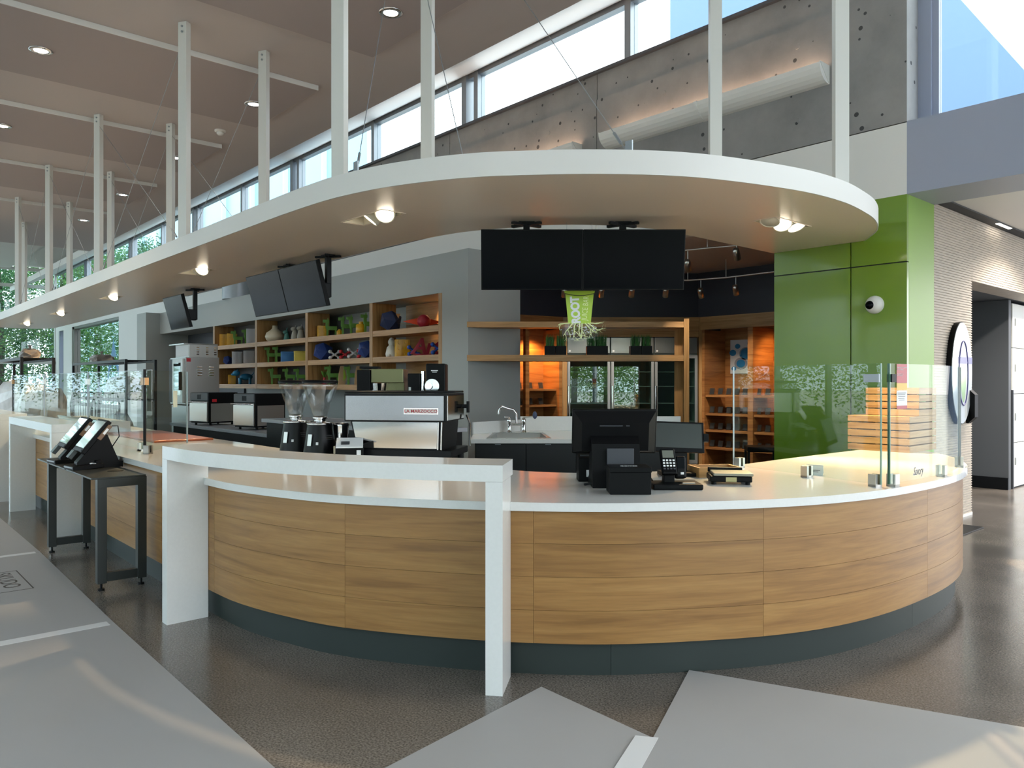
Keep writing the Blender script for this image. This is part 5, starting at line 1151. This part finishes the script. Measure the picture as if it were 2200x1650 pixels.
for x in (-7.40, -6.52, -5.2): part(t, 'side', MB().box((x, Y0, 0), (x + 0.09, Y0 + 0.599, 2.31)), M_oakw)
for k, z in enumerate((1.215, 0.917, 0.65, 0.367)):
    part(t, 'shelf', MB().box((-7.309, Y0 + 0.03, z), (-6.521, Y0 + 0.40, z + 0.035)), M_oakw); part(t, 'shelf', MB().box((-6.429, Y0 + 0.03, z), (-5.201, Y0 + 0.40, z + 0.035)), M_oakw)
spot(t, (-5.75, Y0 + 0.15, 2.28), (-6.3, Y0 + 0.6, 1.5), 40, 95, 0.7, (1.0, 0.50, 0.16))
pic = thing('dot_picture', 'pale board with blue circles at the back of the alcove', 'picture', (-7.20, Y0 + 0.58, 1.60)); pic.scale = (1, 1, 0.82)
part(pic, 'board', MB().box((0.0, 0.0, 0), (0.46, 0.018, 0.68)), mat('picture_white', (0.6, 0.62, 0.66), 0.5))
rr = random.Random(5); M_b1 = mat('dot_blue', '#1f78b0', 0.5); M_b2 = mat('dot_grey', '#8d93a0', 0.5)
for k, (x, z, r) in enumerate(((.07, .10, .05), (.20, .20, .09), (.38, .12, .06), (.05, .42, .07), (.30, .40, .12), (.14, .55, .055), (.38, .60, .07), (.42, .28, .03), (.20, .36, .025))):
    if r > .08: part(pic, 'ring', MB().cyl((x, 0, z), (x, -0.0015, z), min(r * 1.35, .13), n=24), M_b2)
    part(pic, 'dot', MB().cyl((x, -0.001, z), (x, -0.003, z), r * .9, n=24), M_b1)
# --- card holders on the alcove shelves
ch = thing('card_holder', 'x', 'card holder')
part(ch, 'card', MB().cb((0, 0, 0.06), (0.085, 0.004, 0.10), RX(R(-14))), M_ink); part(ch, 'clear_foot', MB().box((-0.045, -0.02, 0), (0.045, 0.05, 0.008)).box((-0.047, -0.02, 0.0), (-0.043, 0.05, 0.10)).box((0.043, -0.02, 0.0), (0.047, 0.05, 0.10)), M_acry)
first = True; cnt = {}
RN = ['top', 'second', 'third', 'lowest']
for (x, y, z, a, side, r) in CARDS:
    kk = cnt.get((side, r), 0); cnt[(side, r)] = kk + 1
    lab = 'black card holder on %s shelf of the %s bay, %s from the coolers' % (RN[r], 'wide' if side == 'left' else 'narrow green side', ORD[kk])
    o = ch if first else dup(ch); first = False
    o.location = (x, y, z - 0.006); o['label'] = lab; o['group'] = 'card holders on the %s shelf of the %s bay' % (RN[r], side)
for r, z in enumerate((1.345, 1.09)):
    for k in range(5):
        p = P0 + d.normalized() * (0.18 + 0.21 * k) + Vector((-math.sin(al), math.cos(al))) * 0.22
        o = dup(ch, (p.x, p.y, z), al, 'black card holder on the %s orange alcove shelf, %s from the grey pier' % ('upper' if r == 0 else 'lower', ORD[k])); o['group'] = 'card holders on the %s orange alcove shelf' % ('upper' if r == 0 else 'lower')
# --- track lights on rails
M_nick = mat('nickel', (0.5, 0.48, 0.45), 0.3, 1.0)
def rail(pts, label):
    t = thing('light_rail', label, 'light rail')
    part(t, 'bar', MB().tube(pts, 0.012, 8), M_nick)
    for p in pts: part(t, 'hanger', MB().cyl(p, (p[0], p[1], 3.245), 0.006, n=6), M_nick)
def head(p, tgt, label):
    t = thing('track_spotlight', label, 'spotlight', p, 0, 'nickel track spotlights'); a = (Vector(tgt) - Vector(p)).normalized()
    part(t, 'stem', MB().cyl((0, 0, 0), (0, 0, -0.16), 0.006, n=6), M_nick)
    spot(t, tuple(Vector(p) + Vector((0, 0, -0.2)) + a * 0.08), tgt, 50, 60, 0.7, (1.0, 0.85, 0.66))
    q = TM(0, 0, -0.20) @ Vector((0, 0, -1)).rotation_difference(a).to_matrix().to_4x4()
    part(t, 'can', MB().lathe([(0.018, 0.09), (0.034, 0.085), (0.042, 0.05), (0.042, -0.06), (0.036, -0.06), (0.034, -0.03), (0.001, -0.03)], 18, q), M_nick)
a1, a2, a3 = (-8.0999, 7.8983), (-6.8686, 9.5917), (-4.45, 9.72)
rail([(*a1, 2.98), (*(-7.4856, 8.7434), 2.98), (*a2, 2.98), (*(-6.321, 9.7578), 2.98), (*a3, 2.98)], 'curving nickel light rail in front of the dark bulkhead')
for k, (q, qt) in enumerate((((-8.0112, 8.1193), (-8.9711, 8.8755)), ((-7.646, 8.532), (-8.5668, 9.3325)), ((-7.3493, 8.8674), (-8.2382, 9.7038)), ((-7.016, 9.244), (-7.8692, 10.1207)))): head((*q, 2.975), (*qt, 1.2), 'nickel spotlight below the screens, %s from the grey pier' % ORD[k])
head((*(-6.6808, 9.653), 2.965), (-7.0, 10.6, 1.4), 'nickel spotlight before the navy bulkhead, left of two'); head((*(-6.1265, 9.7059), 2.965), (-6.4, 10.6, 1.4), 'nickel spotlight before the navy bulkhead, right of two')
b1, b2 = (-6.1743, 8.0373), (-4.45, 8.62)
rail([(*b1, 3.13), (*(-5.572, 8.1897), 3.13), (*b2, 3.13)], 'short nickel light rail under the recess ceiling')
head((*(-5.8233, 8.1321), 3.125), (-6.5, 9.5, 1.2), 'nickel spotlight under the recess ceiling beside the screen edge'); head((*(-5.1906, 8.2435), 3.2), (-5.5, 9.5, 1.2), 'larger nickel spotlight under the recess ceiling near the green wall')
# --- dark chair behind the guard
t = thing('dark_chair', 'dark low stool half hidden behind the flat glass guard', 'stool', (*(-5.6592, 9.6003), 0), RV + R(-10))
part(t, 'seat', MB().cb((0, 0, 0.54), (0.42, 0.40, 0.07)), M_black, 0.015)
for sx in (-1, 1):
    for sy in (-1, 1): part(t, 'leg', MB().box((sx*.19 - .015, sy*.18 - .015, 0), (sx*.19 + .015, sy*.18 + .015, 0.51)), M_blackm)
# ================================================================== KITCHEN BEHIND THE COUNTER
t = thing('back_counter', 'black back counter with grey stone edge under the speed ovens', 'counter')
part(t, 'base', MB().box((-11.75, 3.76, 0), (-8.42, 4.45, 0.82)), M_black); part(t, 'top', MB().box((-11.8, 3.72, 0.822), (-8.38, 4.48, 0.864)), mat('grey_stone', '#8b8d94', 0.35), 0.002)
t = thing('raised_counter', 'raised dark equipment counter behind the espresso machine', 'counter')
part(t, 'base', MB().box((-8.20, 3.62, 0), (-5.44, 4.22, 1.01)), M_black); part(t, 'top', MB().box((-8.25, 3.58, 1.012), (-5.40, 4.25, 1.05)), MATS['grey_stone'], 0.002)
def speed_oven(x, y, label, red):
    t = thing('speed_oven', label, 'oven', (x, y, ZC), R(15), 'speed ovens on the back counter')
    part(t, 'body', MB().box((-0.40, 0.0, 0.03), (0.0, 0.46, 0.45)), M_black, 0.004)
    d = part(t, 'door', MB().box((-0.395, -0.03, 0.05), (-0.005, -0.001, 0.33)), M_steel, 0.006); part(d, 'handle', MB().tube([(-0.38, -0.03, 0.315), (-0.38, -0.07, 0.32), (-0.02, -0.07, 0.32), (-0.02, -0.03, 0.315)], 0.010), M_chrome)
    part(t, 'control_panel', MB().box((-0.395, -0.02, 0.34), (-0.005, -0.001, 0.445)), M_dgrey, 0.003); part(t, 'display', MB().box((-0.23, -0.022, 0.36), (-0.15, -0.0205, 0.42)), M_screen)
    if red: part(t, 'red_tag', MB().box((0.0005, 0.05, 0.32), (0.002, 0.12, 0.36)), mat('red_tag', '#c0202a', 0.4))
    part(t, 'steel_side', MB().box((0.0005, 0.03, 0.05), (0.0015, 0.44, 0.30)), M_steeld)
    for lx in (-0.36, -0.04):
        for ly in (0.05, 0.40): part(t, 'foot', MB().cyl((lx, ly, 0), (lx, ly, 0.03), 0.016), M_black)
speed_oven(-10.555, 3.8412, 'farther black and steel speed oven with red tag', True); speed_oven(-9.1659, 3.9021, 'nearer black and steel speed oven with chrome handle', False)
t = thing('combi_oven', 'tall stainless combination oven with louvred side and window door', 'oven', (-15.45, 5.17, 0))
part(t, 'body', MB().box((-0.90, 0, 1.02), (0, 0.66, 1.95)), M_steel, 0.006); part(t, 'stand', MB().box((-0.88, 0.02, 0.12), (-0.02, 0.64, 1.0)), M_steeld, 0.004)
d = part(t, 'door', MB().box((-0.62, -0.05, 1.05), (-0.03, -0.002, 1.92)), M_steeld, 0.006); part(d, 'window', MB().box((-0.54, -0.053, 1.2), (-0.12, -0.0505, 1.84)), M_gl1); part(d, 'handle', MB().box((-0.10, -0.10, 1.30), (-0.07, -0.05, 1.66)), M_black, 0.006)
part(t, 'control_strip', MB().box((-0.88, -0.03, 1.05), (-0.64, -0.002, 1.92)), M_dgrey)
for y in (0.22, 0.45):
    for k in range(4): part(t, 'louvre', MB().box((0.0, y, 1.58 + 0.055 * k), (0.012, y + 0.10, 1.605 + 0.055 * k)), M_chrome, 0.003)
part(t, 'red_label', MB().box((0.0005, 0.02, 1.86), (0.003, 0.10, 1.93)), mat('red_label', '#b01c2c', 0.4))
for lx in (-0.84, -0.06):
    for ly in (0.06, 0.60): part(t, 'foot', MB().cyl((lx, ly, 0), (lx, ly, 0.12), 0.03), M_black)
t = thing('steel_hood_box', 'low stainless louvred box on top of the tall oven', 'hood', (-15.45, 5.17, 1.951))
part(t, 'body', MB().box((-0.82, 0.08, 0), (-0.03, 0.64, 0.26)), M_steeld, 0.004); part(t, 'lip', MB().box((-0.92, -0.02, 0.25), (-0.03, 0.64, 0.27)), M_steel)
part(t, 'end_plate', MB().box((-0.80, 0.075, 0.02), (-0.06, 0.0795, 0.24)), M_paper)
for y in (0.22, 0.40, 0.56):
    for k in range(4): part(t, 'vent', MB().box((-0.03, y, 0.05 + 0.045 * k), (-0.02, y + 0.05, 0.07 + 0.045 * k)), M_chrome)
t = thing('exhaust_duct', 'round grey exhaust duct rising above the grey bulkhead', 'duct', (-17.2, 6.9, 3.33))
part(t, 'pipe', MB().cyl((0, 0, 0), (0, 0, 0.60), 0.33, n=32), M_alu); part(t, 'seam', MB().lathe([(0.335, 0.42), (0.335, 0.44)], 32), M_alu)
t = thing('drip_brewer', 'stainless coffee brewer with black head behind the espresso machine', 'coffee brewer', (*(-5.8509, 3.6494), 1.05), RV)
part(t, 'body', MB().box((0.0, -0.05, 0), (0.20, 0.20, 0.44)), mat('olive_steel', '#6d6c4c', 0.3, 0.7), 0.004); part(t, 'top_box', MB().box((-0.08, -0.12, 0.40), (0.20, 0.20, 0.52)), MATS['olive_steel'], 0.004)
part(t, 'head', MB().box((-0.20, -0.14, 0.33), (-0.085, 0.05, 0.51)), M_black, 0.006); part(t, 'lid', MB().box((-0.18, -0.12, 0.5205), (-0.02, 0.05, 0.54)), M_black); part(t, 'filter_basket', MB().cyl((-0.03, -0.04, 0.26), (-0.03, -0.04, 0.395), 0.075, 0.09, 20), M_chrome)
part(t, 'red_handle', MB().cyl((-0.12, -0.08, 0.31), (-0.16, -0.10, 0.26), 0.014), MATS['red_tag']); part(t, 'base', MB().box((-0.16, -0.14, 0), (-0.005, 0.16, 0.05)), M_steeld); part(t, 'server', MB().lathe([(0.06, 0.05), (0.07, 0.12), (0.05, 0.22), (0.045, 0.24)], 20, TM(-0.06, -0.02, 0.0)), M_steeld)
t = thing('bulk_grinder', 'tall black bulk coffee grinder with silver dial', 'coffee grinder', (*(-5.4991, 3.9714), 1.05), RV)
part(t, 'body', MB().box((-0.075, -0.10, 0), (0.095, 0.16, 0.565)), M_black, 0.012); part(t, 'dial', MB().cyl((-0.02, -0.10, 0.37), (-0.02, -0.118, 0.37), 0.062, n=28), M_chrome); part(t, 'knob', MB().cyl((-0.04, -0.118, 0.37), (-0.045, -0.16, 0.37), 0.030, n=20), M_chrome)
part(t, 'chrome_column', MB().cyl((-0.105, -0.05, 0), (-0.105, -0.05, 0.50), 0.022), M_chrome); part(t, 'lettering', MB().box((-0.03, -0.1006, 0.50), (0.03, -0.1, 0.507)).box((-0.02, -0.1006, 0.488), (0.02, -0.1, 0.493)), M_paper)
t = thing('small_grinder', 'smaller black box grinder left of the tall one', 'coffee grinder', (*(-5.6156, 3.8398), 1.05), RV)
part(t, 'body', MB().box((-0.06, -0.08, 0), (0.05, 0.14, 0.48)), M_black, 0.01); part(t, 'plate', MB().box((-0.05, -0.082, 0.26), (-0.03, -0.0802, 0.36)), M_steeld)
# --- heated well and small upstand on the far worktop
t = thing('heated_shelf', 'copper toned heated plate with white upstand on the worktop', 'heated shelf', (0, 0, 0))
part(t, 'plate', MB().box((-9.6, 2.35, ZC), (-7.9, 2.92, ZC + 0.02)), mat('copper_plate', '#a5542e', 0.3, 0.3), 0.003); part(t, 'upstand', MB().box((-11.6, 2.25, ZC), (-9.62, 2.6, ZC + 0.14)), M_white, 0.003); part(t, 'rail', MB().box((-11.6, 2.24, ZC + 0.14), (-9.62, 2.28, ZC + 0.16)), M_chrome)
# --- black racks, wrapped equipment, mesh chairs
def rack(x0, x1, y0, y1, z0, z1, label, shelves):
    t = thing('wire_rack', label, 'rack', (x0, y0, z0), 0, 'black wire racks'); w, d, h = x1 - x0, y1 - y0, z1 - z0
    for x in (0, w):
        for y in (0, d): part(t, 'leg', MB().box((x - .022, y - .022, 0), (x + .022, y + .022, h)), M_blackm)
    for s in shelves:
        part(t, 'side_bar', MB().box((0, -0.02, s - 0.05), (w, 0.02, s)), M_blackm); part(t, 'side_bar', MB().box((0, d - .02, s - 0.05), (w, d + .02, s)), M_blackm)
        n = 14
        for k in range(n): part(t, 'rod', MB().cyl((w * (k + .5) / n, 0, s - 0.012), (w * (k + .5) / n, d, s - 0.012), 0.006, n=6), M_blackm)
rack(-18.2, -14.55, 2.30, 2.75, ZC, 1.86, 'black wire rack standing on the far worktop', (1.0,)); rack(-18.9, -14.9, 3.95, 4.45, 0, 1.87, 'black wire rack behind the chairs carrying wrapped goods', (1.87, 1.15))
M_wrap = mat('plastic_wrap', (0.50, 0.50, 0.49), 0.3, noise=((3, 3, 3), (0.30, 0.29, 0.28), 4, 0.35, 0.65)); M_wrap2 = mat('brown_wrap', (0.28, 0.24, 0.20), 0.45, noise=((6, 6, 6), (0.14, 0.12, 0.11), 4, 0.35, 0.65))
def wrapped(loc, w, d, h, m, label, seed, name='wrapped_bundle'):
    r = random.Random(seed); n = 14; t = thing(name, label, 'bundle', loc, r.uniform(-.2, .2), 'plastic wrapped kitchen goods')
    vs, fs = [], []
    rows = [(1.0, 0), (1.02, .25), (0.98, .6), (0.86, .85), (0.55, .97), (0.05, 1.0)]
    for f, z in rows:
        for k in range(n):
            a = 2*math.pi*k/n; c, s = math.cos(a), math.sin(a); e = 0.45
            x = math.copysign(abs(c)**e, c) * w/2 * f * r.uniform(.86, 1.08); y = math.copysign(abs(s)**e, s) * d/2 * f * r.uniform(.86, 1.08)
            vs.append((x, y, h * z * (1 if z == 0 else r.uniform(.86, 1.05))))
    for i in range(len(rows) - 1):
        for k in range(n): fs.append((i*n+k, i*n+(k+1)%n, (i+1)*n+(k+1)%n, (i+1)*n+k))
    fs.append(tuple(range(n-1, -1, -1))); o = part(t, 'wrap', MB().add(vs, fs), m)
    part(t, 'knot', MB().lathe([(0.03, 0), (0.015, 0.03), (0.035, 0.07)], 10, TM(0.02, 0, h * 0.96)), m); return t
wrapped((-14.2, 2.45, ZC), 0.9, 0.5, 0.55, M_wrap, 'pale wrapped appliance on the far left worktop', 1); wrapped((-16.4, 2.5, ZC), 1.6, 0.4, 0.62, M_wrap, 'long pale wrapped appliance at the left photo edge', 2)
wrapped((-15.2, 2.52, ZC + 1.0), 0.6, 0.3, 0.16, M_wrap2, 'crumpled brown wrap lying on the worktop rack', 3); wrapped((-17.6, 4.2, 1.871), 0.9, 0.4, 0.16, M_wrap2, 'crumpled dark wrap on top of the tall rack', 4)
wrapped((-16.0, 4.2, 1.151), 1.5, 0.4, 0.42, M_wrap, 'grey wrapped bundle on the middle rack shelf', 5); wrapped((-13.2, 2.5, ZC), 0.35, 0.3, 0.50, M_wrap2, 'upright brown wrapped bundle on the far worktop', 6)
wrapped((-16.4, 4.2, 0), 2.4, 0.4, 0.85, M_wrap, 'big pale wrapped crate under the tall rack', 8)
def mesh_chair(x, y, rz, label):
    t = thing('mesh_chair', label, 'chair', (x, y, 0), rz, 'dark mesh back chairs')
    part(t, 'seat', MB().cb((0, 0, 0.70), (0.44, 0.42, 0.05)), M_black, 0.015); part(t, 'back_frame', MB().tube([(-.20, .20, .74), (-.21, .23, 1.05), (-.17, .24, 1.27), (.17, .24, 1.27), (.21, .23, 1.05), (.20, .20, .74)], 0.016), M_blackm)
    for k in range(9): part(t, 'back_strand', MB().cyl((-.17 + .0425*k, .22, .76), (-.15 + .0375*k, .24, 1.26), 0.004, n=5), M_dgrey)
    for sx in (-1, 1):
        for sy in (-1, 1): part(t, 'leg', MB().cyl((sx*.19, sy*.18, 0), (sx*.16, sy*.15, .68), 0.014), M_blackm)
mesh_chair(-15.2, 3.42, R(100), 'dark mesh chair, farther of two behind the touch screens'); mesh_chair(-14.1, 3.40, R(70), 'dark mesh chair, nearer of two behind the touch screens')
t = thing('notice_sheet', 'white and red notice on the left glass guard', 'notice', (-7.3, 2.36, 1.30), R(-38)); part(t, 'sheet', MB().cb((0, -0.008, 0), (0.10, 0.0014, 0.15)), M_paper); part(t, 'footer', MB().cb((0, -0.0095, -0.055), (0.10, 0.0014, 0.035)), MATS['notice_red'])
t = thing('droplet_decal', 'pale blue droplet decal on the kitchen window', 'decal', (-30.9, 7.77, 1.3)); M_dec = mat('decal_blue', '#5d92bf', 0.5)
part(t, 'drop', MB().prism([(0, 1.0), (0.35, 0.35), (-0.35, 0.35)], 0, 0.006, M=TM(0, 0, 0.75) @ VF), M_dec)
part(t, 'oval', MB().prism([(0.8 * math.cos(a), 0.65 * math.sin(a) + 0.35) for a in [2*math.pi*k/28 for k in range(28)]], 0, 0.006, [[(0.62 * math.cos(a), 0.47 * math.sin(a) + 0.35) for a in [2*math.pi*k/28 for k in range(28)]]], VF), M_dec)
# ================================================================== TREES OUTSIDE
def leafm(name, c1, c2):
    m = bpy.data.materials.new(name); m.use_nodes = True; N = m.node_tree.nodes; L = m.node_tree.links; b = N['Principled BSDF']; out = N['Material Output']
    tc = N.new('ShaderNodeTexCoord'); n = N.new('ShaderNodeTexNoise'); n.inputs['Scale'].default_value = 1.6; n.inputs['Detail'].default_value = 5; r = N.new('ShaderNodeValToRGB')
    r.color_ramp.elements[0].position = .35; r.color_ramp.elements[1].position = .65; r.color_ramp.elements[0].color = (*lin(c1), 1); r.color_ramp.elements[1].color = (*lin(c2), 1)
    L.new(tc.outputs['Object'], n.inputs['Vector']); L.new(n.outputs['Fac'], r.inputs[0]); L.new(r.outputs[0], b.inputs['Base Color']); b.inputs['Roughness'].default_value = .6
    tl = N.new('ShaderNodeBsdfTranslucent'); L.new(r.outputs[0], tl.inputs[0]); mx = N.new('ShaderNodeMixShader'); mx.inputs[0].default_value = .45
    L.new(b.outputs[0], mx.inputs[1]); L.new(tl.outputs[0], mx.inputs[2]); L.new(mx.outputs[0], out.inputs['Surface']); return m
LV = [leafm('leaf_bright', '#4d7a30', '#93b551'), leafm('leaf_deep', '#2c5a37', '#5f8f58'), leafm('leaf_mid', '#3d6b35', '#7fa85a')]
bw = thing('glass_building', 'pale blue glass building seen through the far high windows', 'building', (-60, 17, -0.1))
M_bw = mat('pale_blue_cladding', (0.30, 0.52, 0.66), 0.25)
for k in range(16):
    part(bw, 'facade_panel', MB().box((-32 + 4 * k, 0, 0), (-28.06 + 4 * k, 0.5, 22)), M_bw); part(bw, 'fin', MB().box((-28.05 + 4 * k, -0.25, 0), (-28.01 + 4 * k, 0.5, 22)), M_paint)
M_bark = mat('bark', '#4a3f36', 0.9)
def tree_mesh(seed, h, r, n, low=0.12):
    g = random.Random(seed); mb = MB()
    cl = [(g.uniform(-.75, .75) * r, g.uniform(-.75, .75) * r, g.uniform(low, .95) * h) for _ in range(46)]
    for k in range(n):
        c = g.choice(cl); s = r * 0.30 * (1.15 - 0.6 * c[2] / h)
        p = Vector((c[0] * (1.1 - .6 * c[2]/h) + g.gauss(0, s), c[1] * (1.1 - .6 * c[2]/h) + g.gauss(0, s), c[2] + g.gauss(0, s * .7)))
        a = Vector((g.uniform(-1, 1), g.uniform(-1, 1), g.uniform(-.6, .6))).normalized(); b = a.orthogonal().normalized(); L = g.uniform(.08, .19); w = L * .5
        b = (Matrix.Rotation(g.uniform(0, 6.28), 3, a) @ b)
        mb.add([p, p + a * L * .5 + b * w * .5, p + a * L, p + a * L * .5 - b * w * .5], [(0, 1, 2, 3)])
    return mb.data('crown')
TM_ = [tree_mesh(11 + k, 9.0, 2.6, 12000) for k in range(3)]
def tree(x, y, k, label, s=1.0):
    t = thing('tree', label, 'tree', (x, y, -0.1), random.uniform(0, 6), 'trees outside the glass'); t.scale = (s, s, s)
    c = link('crown', TM_[k % 3], None, t)
    if not TM_[k % 3].materials: TM_[k % 3].materials.append(LV[k % 3])
    part(t, 'trunk', MB().tube([(0, 0, 0), (0.1, 0.05, 3), (0, 0.1, 6.5)], [0.2, 0.15, 0.06], 8), M_bark)
for i, (x, y) in enumerate(((-44.5, 3.2), (-45.5, 6.2), (-44.0, 8.8), (-48.5, 4.6), (-49.5, 8.0), (-47.0, 11.0), (-45.0, -0.5), (-46.5, -4.5), (-45.0, -8.5))): tree(x, y, i, 'leafy tree outside the far end windows, %s from the corner' % ORD[i], 1.0 + .12 * (i % 3))  # last three stand out of view, added so the side glass reflects green
for i, (x, y) in enumerate(((-37.5, 11.2), (-41.5, 12.5), (-45.5, 14.5))): tree(x, y, i + 1, 'leafy tree beyond the kitchen side window, %s along' % ORD[i], 0.9)
for i, (x, y) in enumerate(((12.5, -9.5), (15.5, -13.5), (10.0, -14.5), (17.0, -8.0), (4.0, -12.5), (-3.0, -13.0), (-11.0, -13.5), (-19.0, -13.0), (13.0, -3.0), (12.0, -6.5), (8.0, -11.5), (-7.0, -12.0), (-15.0, -12.2), (-24.0, -13.0), (-30.0, -12.5), (-36.0, -13.0), (1.0, -16.0))): tree(x, y, i, 'unseen tree outside the street front behind the viewpoint, %s along' % ORD[i], 0.85 + .1 * (i % 3))  # unseen trees, part of the row added to darken reflections in the glass
